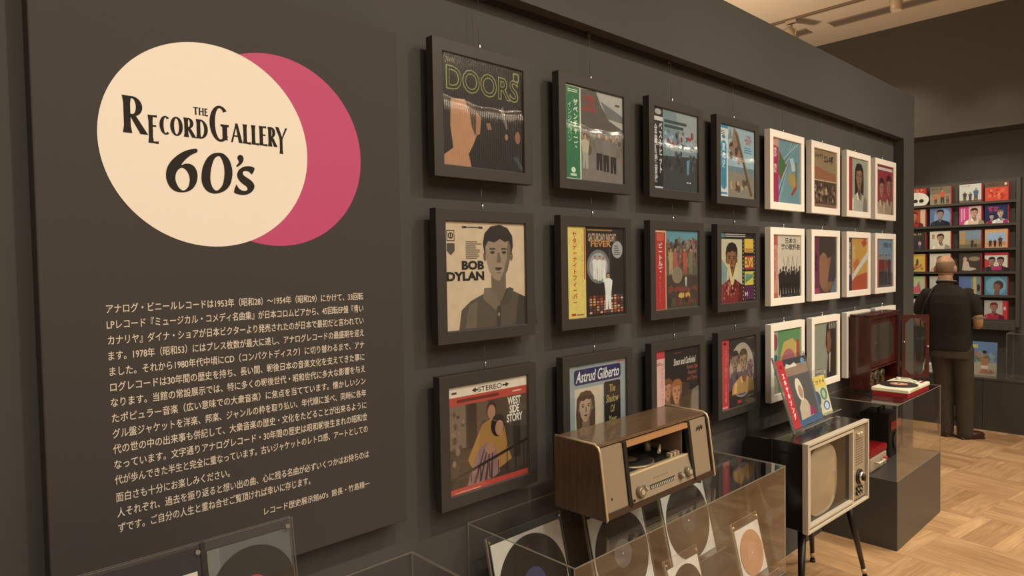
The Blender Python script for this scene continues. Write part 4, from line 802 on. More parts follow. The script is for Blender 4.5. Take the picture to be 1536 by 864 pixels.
m = MB(); m.disc((.1, -.008, .09), .05, .006, pm('charcoal_grille', (.03, .028, .025), .6), 1, 30); m.build('speaker_grille', o)
m = MB(); m.tube([(.05, .08, .26), (.05, .08, .285), (.15, .08, .285), (.15, .08, .26)], .006, M_DARK, 8); m.build('handle', o)
# ================================================================ RADIOGRAM
o = empty('radiogram', (0.342, -0.082, CASE_T + .0005), 'walnut tabletop radiogram with an open turntable bay, standing on the long display case', 'radio')
RL, RH = .618, .222; FZ = .024; yb, yt, ybm = 0.0, -.178, -.206     # length, height; feet; back; front at top; front at bottom
zt, z0 = FZ + RH, FZ
def fy(z): return ybm + (yt - ybm) * (z - z0) / RH                 # front plane
side = [(yb, z0), (ybm + .004, z0), (ybm, z0 + .004), (fy(zt - .022), zt - .022), (fy(zt - .022) + .006, zt - .008), (fy(zt - .022) + .020, zt), (yb, zt)]
for x in (0, RL - .012):
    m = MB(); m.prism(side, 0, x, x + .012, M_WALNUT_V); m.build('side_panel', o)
    m = MB(); p = side[1:6]; q = [(a - .004 + (.001 if k == 0 else 0), b + (.0035 if k >= 3 else 0)) for k, (a, b) in enumerate(p)]
    m.tube([(x + .006, a + .001, b) for a, b in p] + [(x + .006, yb, zt + .001)], .0042, M_BRASS, 8); m.build('edge_trim', o)
m = MB(); m.box(.012, RL - .012, fy(zt) + .010, yb, zt - .010, zt, M_WALNUT); m.build('top_panel', o)
m = MB(); m.box(.012, RL - .012, ybm + .006, yb, z0, z0 + .010, M_WALNUT); m.build('bottom_panel', o)
m = MB(); m.box(.012, RL - .012, -.006, yb, z0 + .010, zt - .010, M_WALNUT); m.build('back_panel', o)
def slab(x0, x1, za, zb, out, th, mat, name, parent=o):
    """piece lying in the sloping front plane, 'out' metres proud of it"""
    m = MB(); m.prism([(fy(za) - out, za), (fy(za) - out + th, za), (fy(zb) - out + th, zb), (fy(zb) - out, zb)], 0, x0, x1, mat)
    return m.build(name, parent)
def cloth():
    m = bpy.data.materials.new('woven_grille_cloth'); m.use_nodes = True; nt = m.node_tree; b = nt.nodes['Principled BSDF']
    tc = nt.nodes.new('ShaderNodeTexCoord'); mp = nt.nodes.new('ShaderNodeMapping'); mp.inputs['Scale'].default_value = (420, 420, 420)
    c = nt.nodes.new('ShaderNodeTexChecker'); c.inputs['Scale'].default_value = 1; c.inputs['Color1'].default_value = (.33, .26, .18, 1); c.inputs['Color2'].default_value = (.19, .145, .10, 1)
    nt.links.new(tc.outputs['Object'], mp.inputs['Vector']); nt.links.new(mp.outputs[0], c.inputs['Vector']); nt.links.new(c.outputs['Color'], b.inputs['Base Color']); b.inputs['Roughness'].default_value = .8
    return m
M_CLOTH = cloth()
g1 = slab(.013, .118, z0 + .020, zt - .014, -.006, .010, M_CLOTH, 'speaker_grille'); g2 = slab(.495, .600, z0 + .020, zt - .014, -.006, .010, M_CLOTH, 'speaker_grille')
m = MB(); m.prism([(fy(z0 + .055) + .0055, z0 + .052), (fy(z0 + .055) + .0052, z0 + .056), (fy(z0 + .06) + .0052, z0 + .060)], 0, .040, .046, M_DARK); m.build('maker_mark', g1)
m = MB()
for k, (dx, dz) in enumerate(((0, 0), (.010, .004), (.018, -.002), (.026, .005), (.034, .0))): m.tube([(.535 + dx, fy(zt - .05) + .004, zt - .052 + dz), (.541 + dx, fy(zt - .04) + .004, zt - .040 + dz)], .0016, M_DARK, 6)
m.build('script_mark', g2)
for x in (.119, .478): slab(x, x + .016, z0 + .012, zt - .012, -.001, .016, M_DARK, 'divider')
slab(.600, .606, z0 + .012, zt - .012, -.002, .014, M_DARK, 'divider')
slab(.012, RL - .012, z0 + .002, z0 + .020, -.001, .012, pm('dark_walnut', (.045, .026, .016), .35), 'lower_rail')
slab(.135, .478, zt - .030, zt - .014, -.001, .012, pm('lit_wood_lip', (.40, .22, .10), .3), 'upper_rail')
m = MB(); zp = z0 + .100                                          # turntable bay
m.box(.135, .478, fy(zp) + .030, -.006, zp - .004, zp, M_DARK); m.build('turntable_deck', o)
m = MB(); m.box(.470, .478, fy(zt) + .02, -.006, zp, zt - .012, pm('bay_lining_tan', (.20, .14, .09), .6)); m.build('bay_lining', o); m = MB(); m.box(.135, .138, fy(zt) + .02, -.006, zp, zt - .012, pm('bay_lining_tan', (.20, .14, .09), .6)); m.build('bay_lining', o)
m = MB(); m.disc((.265, -.090, zp), .082, .008, pm('platter_rim', (.35, .28, .18), .35, .6), 2, 48); m.build('platter', o)
m = MB(); m.disc((.265, -.090, zp + .0082), .079, .002, M_VINYL, 2, 48); m.disc((.265, -.090, zp + .0102), .026, .0005, ink((120, 96, 60)), 2, 30); m.build('record', o)
m = MB(); m.tube([(.425, -.05, zp), (.425, -.05, zp + .034)], [.013, .010], M_BRASS, 12); m.tube([(.425, -.05, zp + .030), (.415, -.11, zp + .030), (.365, -.140, zp + .022)], [.0045, .0045, .006], M_BRASS, 8); m.tube([(.45, -.045, zp), (.45, -.045, zp + .055)], .0022, M_CHROME, 6); m.build('tonearm', o)
m = MB()
for x in (.405, .428, .448): m.box(x, x + .012, fy(zp) + .034, fy(zp) + .050, zp, zp + .012, M_BRASS)
m.build('speed_keys', o)
# sloping control fascia
m = MB(); m.prism([(fy(z0 + .022) - .001, z0 + .022), (fy(zp) + .012, zp), (fy(zp) + .032, zp + .001), (fy(zp) + .032, z0 + .022)], 0, .1355, .4775, pm('champagne_fascia', (.32, .265, .19), .42, .15)); fa = m.build('control_fascia', o)
def onf(x, z):                                                     # a point on the fascia
    t = (z - (z0 + .022)) / (zp - z0 - .022); return Vector((x, fy(z0 + .022) - .001 + t * (fy(zp) + .012 - fy(z0 + .022) + .001), z))
n_ = Vector((0, -1, .22)).normalized()
m = MB(); m.box(.1355, .4775, onf(0, zp)[1] - .001, onf(0, zp)[1] + .006, zp - .001, zp + .003, pm('bright_lip', (.75, .62, .42), .3, .2)); m.build('fascia_lip', fa)
m = MB(); a, b, c, d = onf(.232, z0 + .040), onf(.372, z0 + .040), onf(.372, z0 + .054), onf(.232, z0 + .054)
m.face([p + n_ * .0008 for p in (a, b, c, d)], pm('dial_glass', (.05, .055, .05), .15)); dg = m.build('tuning_dial', fa, recalc=False)
m = MB()
for k in range(14):
    p = onf(.238 + k * .0098, z0 + .041); m.face([p + n_ * .0012, p + n_ * .0012 + Vector((.0045, 0, 0)), onf(.2425 + k * .0098, z0 + .050) + n_ * .0012, onf(.238 + k * .0098, z0 + .050) + n_ * .0012], pm('dial_mark', (.42, .40, .33), .5))
m.build('dial_scale', dg, recalc=False)
M_KNOB = pm('olive_metal_knob', (.23, .21, .155), .3, .4)
for x, r_, zz in ((.176, .0185, z0 + .046), (.201, .010, z0 + .052), (.404, .0115, z0 + .047), (.448, .0175, z0 + .049)):
    m = MB(); p = onf(x, zz); m.tube([p, p + n_ * .006, p + n_ * .013, p + n_ * .015], [r_, r_, r_ * .86, r_ * .7], M_KNOB, 22); k_ = m.build('knob', fa)
    m = MB(); m.tube([p + n_ * .0151, p + n_ * .0158], r_ * .45, M_BRASS, 16); m.build('knob_cap', k_)
m = MB(); m.ball(onf(.140, z0 + .030) + n_ * .003, .004, M_DARK, 10, 6); m.build('phones_jack', fa)
m = MB()
for k in range(5): p = onf(.26 + .018 * k, z0 + .068); m.box(p.x, p.x + .010, p.y - .0006, p.y + .002, p.z, p.z + .0025, pm('fascia_print', (.2, .16, .11), .6))
m.build('fascia_print', fa)
for x in (.045, RL - .045):
    for y in (-.165, -.035):
        m = MB(); m.tube([(x, y, FZ), (x, y, .006), (x, y, 0)], [.008, .0075, .009], M_DARK, 12); m.build('foot', o)

# ================================================================ TELEVISION
TVX, TVY = 1.965, -.330
o = empty('television_set', (TVX, TVY, 0), 'vintage black television with a cream bezel on four splayed legs', 'television', rotz=math.radians(-1.7))
M_TVB = pm('black_gloss_cabinet', (.012, .010, .009), .16, 0, .5, .2, 8)
M_BEZ = pm('cream_bezel', alb((206, 184, 148)), .35, .1)
hw, b0_, t0_ = .328, .413, .802
m = MB(); m.box(-hw + .006, hw - .006, .012, .150, b0_ + .004, t0_ - .006, M_TVB)
m.prism([(.150, b0_ + .004), (.150, t0_ - .006), (.275, t0_ - .012), (.300, t0_ - .05), (.300, b0_ + .08), (.28, b0_ + .03)], 0, -hw + .006, hw - .006, M_TVB); cb = m.build('cabinet', o, bevel=.004)
m = MB(); m.box(-hw + .0045, -hw + .006, .06, .12, t0_ - .060, t0_ - .048, M_DARK); m.build('side_slot', o)
def tv_ring(x0, x1, z0, z1, w, ya, yb_, mat, name):
    m = MB()
    for a, b, c, e in ((x0, x0 + w, z0, z1), (x1 - w, x1, z0, z1), (x0 + w, x1 - w, z1 - w, z1), (x0 + w, x1 - w, z0, z0 + w)): m.box(a, b, ya, yb_, c, e, mat)
    return m.build(name, o, bevel=.002)
tv_ring(-hw, hw, b0_, t0_, .012, -.010, .016, M_BEZ, 'bezel')
tv_ring(-hw + .012, hw - .012, b0_ + .012, t0_ - .012, .008, .004, .016, pm('dark_inner_line', (.03, .022, .018), .4), 'bezel_liner')
sx0, sx1, sz0, sz1 = -hw + .020, .158, b0_ + .020, t0_ - .020
tv_ring(sx0, sx1, sz0, sz1, .013, -.006, .016, M_BEZ, 'screen_surround')
m = MB(); m.box(sx0 + .013, sx1 - .013, .014, .018, sz0 + .013, sz1 - .013, pm('screen_mask_grey', alb((104, 98, 80)), .4)); m.build('screen_mask', o)
m = MB(); i = m.mi(pm('tube_glass', (.30, .25, .17), .10, 0, .7)); cx, cz = sx0 + .165, (sz0 + sz1) / 2; rx, rz = .158, (sz1 - sz0) / 2 - .018; n = 40; rows = []  # phosphor tan, lightened to stand in for the floor's reflection
for j in range(9):
    t = j / 8; rows.append([m.bm.verts.new((cx + rx * t * math.copysign(abs(math.cos(a)) ** .72, math.cos(a)), .013 - .022 * (1 - t * t), cz + rz * t * math.copysign(abs(math.sin(a)) ** .72, math.sin(a)))) for a in [2 * math.pi * q / n for q in range(n)]] if j else [m.bm.verts.new((cx, -.009, cz))])
for q in range(n): m.bm.faces.new([rows[0][0], rows[1][q], rows[1][(q + 1) % n]]).material_index = i
for j in range(1, 8):
    for q in range(n): m.bm.faces.new([rows[j][q], rows[j + 1][q], rows[j + 1][(q + 1) % n], rows[j][(q + 1) % n]]).material_index = i
m.build('picture_tube', o, smooth=True)
M_CTL = pm('champagne_control_panel', alb((176, 152, 116)), .35, .3)
m = MB(); m.box(.172, hw - .022, .002, .016, sz0 + .002, sz1 - .002, M_CTL); cp = m.build('control_panel', o)
m = MB(); m.box(.160, .170, .004, .016, sz0 + .0, sz1, M_DARK); m.build('panel_gap', o)
for x in (.212, .245):
    m = MB(); m.disc((x, -.012, sz1 - .035), .0085, .014, M_BEZ, 1, 16); k_ = m.build('small_knob', cp)
    m = MB(); m.disc((x, -.0125, sz1 - .035), .004, .0005, M_DARK, 1, 12); m.build('knob_centre', k_)
m = MB(); m.disc((.232, -.006, .540), .036, .008, M_DARK, 1, 30); dl = m.build('channel_dial', cp)
m = MB(); m.disc((.232, -.020, .540), .027, .014, M_CHROME, 1, 26); m.build('dial_ring', dl)
m = MB(); m.disc((.232, -.030, .540), .017, .010, M_DARK, 1, 20); m.box(.229, .235, -.034, -.030, .522, .558, M_CHROME); m.build('dial_grip', dl)
for r_ in range(2):
    for c in range(3):
        m = MB(); x = .205 + c * .026; z = .462 + r_ * .024; m.disc((x, -.008, z), .0085, .010, M_DARK, 1, 14); m.disc((x, -.009, z), .005, .001, M_BEZ, 1, 12); m.build('push_button', cp)
m = MB()
for k in range(11): m.box(.196, .278, .0005, .002, .60 + k * .012, .604 + k * .012, pm('louvre_shadow', alb((120, 100, 74)), .5))
m.build('sound_louvres', cp)
M_LEG = pm('black_leg_lacquer', (.010, .009, .008), .3, 0, .5)
for sx in (-1, 1):
    for y, dy in ((.06, -.045), (.24, .035)):
        a = Vector((sx * .235, y, b0_ + .006)); b = Vector((sx * .345, y + dy, .014)); m = MB(); m.tube([a, b], [.0185, .0100], M_LEG, 16); lg = m.build('leg', o)
        m = MB(); m.tube([(b.x, b.y, .016), (b.x, b.y, 0)], [.0125, .014], M_DARK, 14); m.build('leg_tip', lg)
        m = MB(); m.tube([a + (b - a) * .90, a + (b - a) * .96], [.0125, .0118], M_BRASS, 14); m.build('ferrule', lg)

# jackets on the television
zt_ = t0_ - .0058
def tvj(A):
    A.r(0, 0, 1, 1, (86, 78, 70)); A.r(.2, .74, 1, .90, (142, 112, 84)); A.r(.2, .90, 1, 1, (62, 58, 54)); A.poly([(.24, .86), (.30, .93), (.44, .90), (.58, .93), (.66, .87)], (200, 190, 158)); A.e(.88, .92, .07, .05, (96, 130, 148)); A.r(.2, .40, 1, .74, (88, 80, 72)); A.r(.2, 0, 1, .10, (70, 92, 116)); A.poly([(.92, .1), (1, .1), (1, .8)], (96, 102, 116))
    A.poly([(.30, .08), (.74, .10), (.66, .32), (.52, .42), (.46, .36), (.34, .26)], (186, 160, 122)); A.e(.50, .52, .115, .17, (212, 190, 150)); A.e(.52, .48, .07, .10, (170, 130, 96)); A.poly([(.62, .10), (.86, .12), (.70, .26)], (150, 46, 84))
    A.r(0, 0, .22, 1, (196, 44, 44)); A.tv('スキヤキソング', .07, .12, .16, .80, (230, 216, 196), .03); A.e(.11, .9, .05, .03, (150, 30, 32))
easel((1.955, -.205, zt_), .345, .352, math.radians(17), 'tall clear acrylic stand on the black television')
leaning('record_jacket', (1.955, -.205, zt_), .310, .312, math.radians(17), tvj, 'red banded grey jacket with a pale hooded bust on the television', 'record jacket', lift=.020)
def tvk(A):
    A.r(0, 0, 1, 1, (200, 186, 128)); A.r(0, .70, 1, 1, (216, 178, 70)); A.t('ヒット4', .12, .78, .92, .93, (110, 90, 48), .03); A.e(.70, .50, .22, .17, (96, 128, 92)); A.e(.70, .50, .1, .11, (170, 176, 140)); A.e(.72, .18, .2, .13, (92, 106, 140)); A.e(.72, .17, .12, .09, (186, 196, 200)); A.e(.26, .42, .2, .2, (74, 84, 96)); A.e(.2, .14, .16, .1, (120, 140, 110))
easel((2.245, -.160, zt_), .200, .232, math.radians(14), 'small clear acrylic stand behind the tall one on the television')
leaning('record_jacket', (2.245, -.160, zt_), .180, .182, math.radians(14), tvk, 'small yellow jacket with round green and blue pictures on the television', 'record jacket')
# ================================================================ FAR WALL: RACK OF SINGLES
RKX = 6.400
rk = empty('record_rack', (6.468, 0.205, 0.93), 'dark wall rack of small record jackets behind the standing man', 'display rack', rotz=math.radians(-90))
# local: x to the right as seen (world -y), y into the wall (world +x)
M_RACK = pm('rack_dark_grey', (.052, .048, .044), .6)
RW = .455
m = MB(); m.box(-RW, .428, -.028, -.001, -.0, 1.375, M_RACK); m.build('back_board', rk)
for x in (.428,): m = MB(); m.box(x, x + .03, -.09, -.001, -.0, 1.375, M_RACK); m.build('side_board', rk)
m = MB(); m.box(-RW - .03, -RW, -.09, -.001, 0, 1.42, M_RACK); m.build('side_board', rk)
m = MB(); m.box(-RW, .428, -.115, -.0285, -.03, .045, M_RACK); m.build('bottom_rail', rk, bevel=.003)
TOPS = [2.277, 2.067, 1.840, 1.620, 1.398, 1.172]
for z in TOPS:
    zb = z - .180 - .93
    m = MB(); m.box(-RW, .428, -.085, -.0285, zb - .016, zb - .001, M_RACK); m.box(-RW, .428, -.090, -.085, zb - .016, zb + .006, M_RACK); m.build('ledge', rk)
CY = [0.600, 0.384, 0.136, -0.070]
def k(bg, *f): return lambda A: (A.r(0, 0, 1, 1, bg), [q(A) for q in f])
def B(cu, h, skin, hair, cloth): return lambda A: A.bust(cu, 0, h, skin, hair, cloth)
def F(*xs): return lambda A: [A.fig(x, .08, h, c, c2, SK) for x, h, c, c2 in xs]
def T(body, u0, v0, u1, v1, c, off=.03): return lambda A: A.t(body, u0, v0, u1, v1, c, off)
def Rr(*a): return lambda A: A.r(*a)
def E_(*a): return lambda A: A.e(*a)
def Bl(*a): return lambda A: A.blobs(*a)
SINGLES = [
 [(k((196, 52, 40), E_(.55, .36, .62, .42, (226, 214, 180)), E_(.5, .3, .12, .10, DK), E_(.8, .3, .12, .1, DK), T('ヒット', .3, .82, .9, .95, (226, 190, 90))), 'red and cream jacket with black birdlike shapes, top left of the rack'),
  (k((150, 128, 92), Rr(0, .6, 1, 1, (120, 104, 74)), T('ロック', .1, .84, .6, .95, (50, 40, 30)), F((.28, .55, (196, 96, 52), (90, 60, 44)), (.6, .75, (206, 78, 52), (56, 60, 44)), (.85, .5, (120, 100, 70), (80, 66, 50)))), 'olive jacket with red shirted figures, second in the top row'),
  (k((196, 190, 164), T('ソング', .1, .84, .5, .95, (170, 60, 60)), Rr(0, 0, 1, .16, (120, 96, 72)), F((.25, .55, (70, 66, 62), (90, 80, 66)), (.5, .5, (80, 76, 70), (70, 60, 50)), (.76, .7, (70, 96, 120), (90, 80, 66)))), 'pale grey jacket with three dark figures, third in the top row'),
  (k((214, 70, 44), Rr(0, .74, 1, 1, (96, 74, 50)), T('ベスト', .1, .8, .6, .94, (50, 36, 28)), Bl(.1, .1, .9, .65, 30, [(226, 130, 54), (196, 44, 36), (230, 96, 50)], .04, .09, 3), E_(.9, .88, .06, .07, (226, 180, 140))), 'bright red and orange jacket under an olive strip, top right of the rack')],
 [(k((214, 178, 130), Rr(0, 0, .75, 1, (190, 62, 40)), B(.45, .9, (200, 120, 70), (120, 30, 24), (170, 44, 34))), 'red portrait jacket cut by the wall edge, second row'),
  (k((96, 112, 140), E_(.6, .5, .4, .5, (120, 150, 176)), B(.5, .95, (170, 130, 104), (40, 36, 34), (36, 40, 48))), 'blue jacket with a dark suited bust, second row'),
  (k((214, 62, 122), Rr(.44, 0, 1, 1, (216, 168, 150)), B(.68, .92, (206, 150, 116), (60, 40, 34), (226, 190, 150)), Rr(.08, .2, .14, .9, (230, 160, 170)), Rr(.2, .3, .26, .9, (230, 160, 170))), 'hot pink jacket with a short haired bust, second row'),
  (k((36, 44, 84), T('夜の\nうた', .12, .64, .6, .92, (206, 60, 84)), B(.3, .55, (196, 150, 124), (36, 28, 26), (150, 40, 50)), B(.68, .75, (200, 160, 130), (120, 90, 60), (206, 196, 170)), Rr(.8, 0, 1, .2, (170, 40, 100))), 'navy jacket with a pair of busts and red letters, second row right')],
 [(k((60, 54, 46), T('ふたり', .1, .82, .8, .94, (196, 160, 80)), F((.3, .45, (206, 150, 140), (90, 84, 90)), (.72, .45, (206, 150, 140), (90, 84, 90)))), 'dark jacket with two small pink figures, third row beside the wall edge'),
  (k((222, 208, 164), B(.52, .9, (190, 140, 100), (66, 46, 36), (226, 206, 160)), T('恋', .1, .6, .24, .86, (170, 110, 60))), 'cream jacket with a dark haired bust in a pale shirt, third row'),
  (k((140, 132, 92), Rr(0, .5, 1, 1, (126, 142, 146)), Rr(.04, .05, .28, .95, (190, 140, 80)), Rr(0, 0, 1, .25, (120, 110, 66)), F((.6, .45, (60, 56, 46), (50, 46, 40)), (.75, .42, (150, 120, 80), (60, 50, 44)))), 'olive landscape jacket with a tan pillar, third row'),
  (k((214, 160, 100), Rr(.1, .15, .9, .82, (150, 176, 190)), Rr(.1, .15, .9, .35, (206, 130, 84)), F((.25, .4, (60, 44, 40), (50, 40, 36)), (.45, .4, (70, 50, 40), (60, 46, 40)), (.68, .55, (90, 60, 46), (70, 50, 44)))), 'orange bordered jacket with figures on sand, third row right')],
 [(k((228, 180, 62), Bl(.05, .05, .9, .5, 22, [(170, 96, 50), (206, 110, 56), (120, 96, 60)], .04, .08, 4), E_(.6, .55, .07, .2, (110, 84, 50))), 'yellow jacket with brown shapes, fourth row beside the wall edge'),
  (k((228, 208, 168), B(.5, .9, SK, (150, 110, 80), (206, 150, 110))), 'cream jacket directly behind the bald head of the man'),
  (k((74, 62, 50), E_(.7, .7, .26, .12, (150, 130, 90)), E_(.28, .72, .13, .17, (90, 60, 44)), E_(.28, .68, .09, .12, (206, 156, 122)), lambda A: A.poly([(.14, .1), (.5, .06), (.8, .14), (.76, .2), (.5, .26), (.42, .56), (.2, .58)], (206, 176, 140))), 'dark brown jacket with a pale seated figure, fourth row'),
  (k((206, 200, 170), Rr(0, .86, 1, 1, (200, 50, 54)), lambda A: A.poly([(0, .1), (.36, .5), (.0, .7)], (206, 60, 60)), B(.32, .8, (170, 120, 92), (40, 32, 30), (60, 50, 46)), B(.7, .8, (170, 120, 92), (40, 32, 30), (60, 50, 46)), Rr(.3, .1, .75, .3, (190, 50, 100))), 'white and red jacket with two dark haired busts, fourth row right')],
 [(k((190, 196, 130), lambda A: A.poly([(0, 0), (.8, .1), (.7, .75), (.55, .4), (.2, .5), (0, .3)], (226, 90, 104))), 'lime and pink jacket in the fifth row beside the wall edge'),
  (k((200, 190, 160), B(.5, .9, SK, DK, (150, 120, 90))), 'pale jacket behind the left shoulder of the man, fifth row'),
  (k((96, 116, 156), Rr(.55, 0, 1, 1, (110, 140, 130)), Rr(.66, .2, .8, 1, (206, 170, 90)), E_(.9, .4, .07, .2, (60, 50, 40))), 'blue jacket with a yellow stripe beside the right shoulder of the man'),
  (k((84, 134, 150), E_(.5, .5, .45, .48, (110, 160, 170)), E_(.62, .55, .22, .24, (84, 56, 44)), E_(.54, .45, .16, .17, (140, 92, 70)), lambda A: A.poly([(.42, 0), (.66, .0), (.68, .3), (.46, .3)], (130, 84, 62))), 'teal jacket with a tilted brown head, fifth row right')],
 [(k((222, 204, 170), Rr(.2, .3, .5, .8, (150, 120, 90))), 'cream jacket at the lower left of the rack, beside the open cabinet door'),
  (k((190, 180, 150), B(.5, .85, SK, DK, (90, 110, 120))), 'grey jacket hidden behind the back of the man, bottom row'),
  (k((226, 214, 196), Rr(.8, 0, 1, 1, (206, 80, 70)), B(.3, .8, SK, DK, (120, 110, 130))), 'white and red jacket beside the right elbow of the man'),
  (k((176, 170, 146), Rr(.8, 0, 1, 1, (206, 54, 56)), B(.42, .92, (170, 110, 90), (130, 30, 36), (176, 44, 58)), T('赤', .84, .5, .96, .7, (226, 200, 180))), 'grey jacket with a crimson figure and red edge, bottom right of the rack')]]
M_REDEDGE = pm('red_holder_edge', alb((150, 20, 24)), .5)
for r in range(6):
    for c in range(4):
        art, lab = SINGLES[r][c]
        o = empty('single_jacket', (RKX, CY[c], TOPS[r] - .180), lab, 'record jacket', 'single jackets on the far rack', math.radians(-90))
        m = MB(); m.box(-.088, .088, -.001, .003, 0, .180, ink((206, 196, 170))); art(Art(m, -.088, 0, .176, .180, -.0012)); m.build('cover', o, recalc=False)
        m = MB(); m.box(.0885, .098, -.0005, .026, 0.0, .178, M_REDEDGE); m.build('holder_edge', o)

# low counter in front of the far wall
o = empty('display_counter', (6.105, 2.2, 0), 'long low dark display counter under the far rack', 'counter', rotz=math.radians(-90))
CL = 5.2
for k_ in range(7):
    m = MB(); m.box(k_ * .745, k_ * .745 + .742, 0, .36, 0, .462, M_PLINTH); m.build('front_panel', o)
m = MB(); m.box(0, CL, -.004, .36, .4625, .482, pm('counter_top_laminate', (.09, .085, .078), .16, 0, .5)); m.build('counter_top', o)
def lpj(A):
    A.r(0, 0, 1, 1, (96, 124, 150)); A.r(0, 0, 1, .40, (176, 156, 122)); A.blobs(.02, .36, .98, .7, 26, [(104, 120, 92), (130, 144, 140), (86, 104, 84)], .04, .08, 2); A.e(.12, .86, .1, .05, (206, 190, 100)); A.t('南国', .05, .8, .3, .92, (206, 180, 80), .02)
    A.poly([(.36, .06), (.72, .06), (.66, .2), (.7, .52), (.42, .52), (.46, .2)], (176, 110, 66)); A.e(.55, .64, .07, .09, (170, 104, 64)); A.poly([(.36, .5), (.16, .66), (.2, .72), (.44, .56)], (176, 110, 66)); A.poly([(.44, .2), (.68, .2), (.7, .3), (.44, .3)], (216, 190, 160)); A.e(.55, .70, .08, .05, (60, 40, 32)); A.poly([(.7, .05), (.95, .1), (.76, .2)], (170, 106, 66))
m = MB(); m.box(-.1065, .1065, -.003, -.0003, 0, .312, ink((214, 200, 170))); lpj(Art(m, -.1565 + .05, 0, .213, .312, -.0033)); bmesh.ops.transform(m.bm, matrix=Matrix.Rotation(-.12, 4, 'X'), verts=m.bm.verts)
tag(m.build('record_jacket', None, (6.22, -0.008, .4825), recalc=False, rotz=math.radians(-90)), 'blue beach jacket leaning on the low far counter beside the man', 'record jacket')
ms = MB(); ms.box(0, .16, -.012, .0, 0, .010, M_ACRYLIC); 
o = empty('acrylic_cover', (6.118, -.205, .4825), 'clear acrylic box cover on the right of the low far counter', 'display cover', rotz=math.radians(-90))
t = .005; w_, d_, h_ = 1.0, .30, .415
m = MB(); m.pane(1, 0, t, 0, w_, 0, h_ - t, M_ACRYLIC, M_EDGE); m.build('front_pane', o)
m = MB(); m.pane(0, 0, t, t + .0003, d_, 0, h_ - t, M_ACRYLIC, M_EDGE); m.build('side_pane', o)
m = MB(); m.pane(0, w_ - t, t, t + .0003, d_, 0, h_ - t, M_ACRYLIC, M_EDGE); m.build('side_pane', o)
m = MB(); m.pane(2, h_ - t + .0003, t, 0, w_, 0, d_, M_ACRYLIC, M_EDGE); m.build('lid', o)
ms.bm.free()
m = MB(); m.box(-.10, .10, -.004, 0, 0, .095, ink((214, 198, 168))); A = Art(m, -.10, 0, .20, .095, -.0043); A.lines(.1, .2, .9, .8, 4, (150, 130, 104), 3); bmesh.ops.transform(m.bm, matrix=Matrix.Rotation(-.5, 4, 'X'), verts=m.bm.verts)
tag(m.build('caption_card', None, (6.15, .365, .4828), recalc=False, rotz=math.radians(-90)), 'small cream caption card on the low far counter left of the man', 'card')

# ================================================================ THE VISITOR (local: +x his right, +y forward)
MAN = empty('person', (5.66, 0.105, 0.0), 'bald person in black polo shirt and dark trousers seen from behind at the far rack', 'person', rotz=math.radians(-90))
M_SKIN = pm('skin', (.47, .285, .185), .5, 0, .4, .08, 12); M_POLO = pm('black_polo_knit', (.024, .022, .019), .85, 0, .25, .2, 14, .15)
M_TROU = pm('dark_trouser_cloth', (.060, .050, .038), .8, 0, .25, .15, 10, .15); M_SHOE = pm('oxblood_leather', (.045, .014, .010), .3)
def ering(bm, c, rx, ry, n=20, X=Vector((1, 0, 0)), Y=Vector((0, 1, 0)), p=1.0):
    o = []
    for q in range(n):
        a = 2 * math.pi * q / n; ca, sa = math.cos(a), math.sin(a)
        o.append(bm.verts.new(Vector(c) + X * (rx * math.copysign(abs(ca) ** p, ca)) + Y * (ry * math.copysign(abs(sa) ** p, sa))))
    return o
def loft(m, rings, mat, p=.85, n=20, hole=False):
    """rings: (x, y, z, rx, ry) horizontal ellipses bottom to top"""
    i = m.mi(mat); R = [ering(m.bm, r[:3], r[3], r[4], n, p=p) for r in rings]
    for a in range(len(R) - 1):
        for q in range(n): f = m.bm.faces.new([R[a][q], R[a][(q + 1) % n], R[a + 1][(q + 1) % n], R[a + 1][q]]); f.material_index = i; f.smooth = True
    m.bm.faces.new(R[0][::-1]).material_index = i; m.bm.faces.new(R[-1]).material_index = i
def limb(m, pts, rad, mat, n=14):
    """smoothly subdivided tapering tube with rounded end"""
    P = [Vector(p) for p in pts]; out, rr = [], []
    for a in range(len(P) - 1):
        for s_ in range(4):
            t = s_ / 4; p0, p1, p2, p3 = P[max(a - 1, 0)], P[a], P[a + 1], P[min(a + 2, len(P) - 1)]
            out.append(.5 * ((2 * p1) + (p2 - p0) * t + (2 * p0 - 5 * p1 + 4 * p2 - p3) * t * t + (3 * p1 - p0 - 3 * p2 + p3) * t ** 3)); rr.append(rad[a] + (rad[a + 1] - rad[a]) * t)
    out.append(P[-1]); rr.append(rad[-1]); m.tube(out, rr, mat, n)
    m.ball(out[0], rr[0] * .98, mat, 12, 8); m.ball(out[-1], rr[-1] * .98, mat, 12, 8)
def fuse(m, name, vox, parent=MAN, sm=6, mats=None):
    ob = m.build(name, parent); r = ob.modifiers.new('fuse', 'REMESH'); r.mode = 'VOXEL'; r.voxel_size = vox; r.use_smooth_shade = True
    s_ = ob.modifiers.new('soften', 'SMOOTH'); s_.iterations = sm; s_.factor = .5
    return ob
hx = -.058                                                     # head leans a little to his left
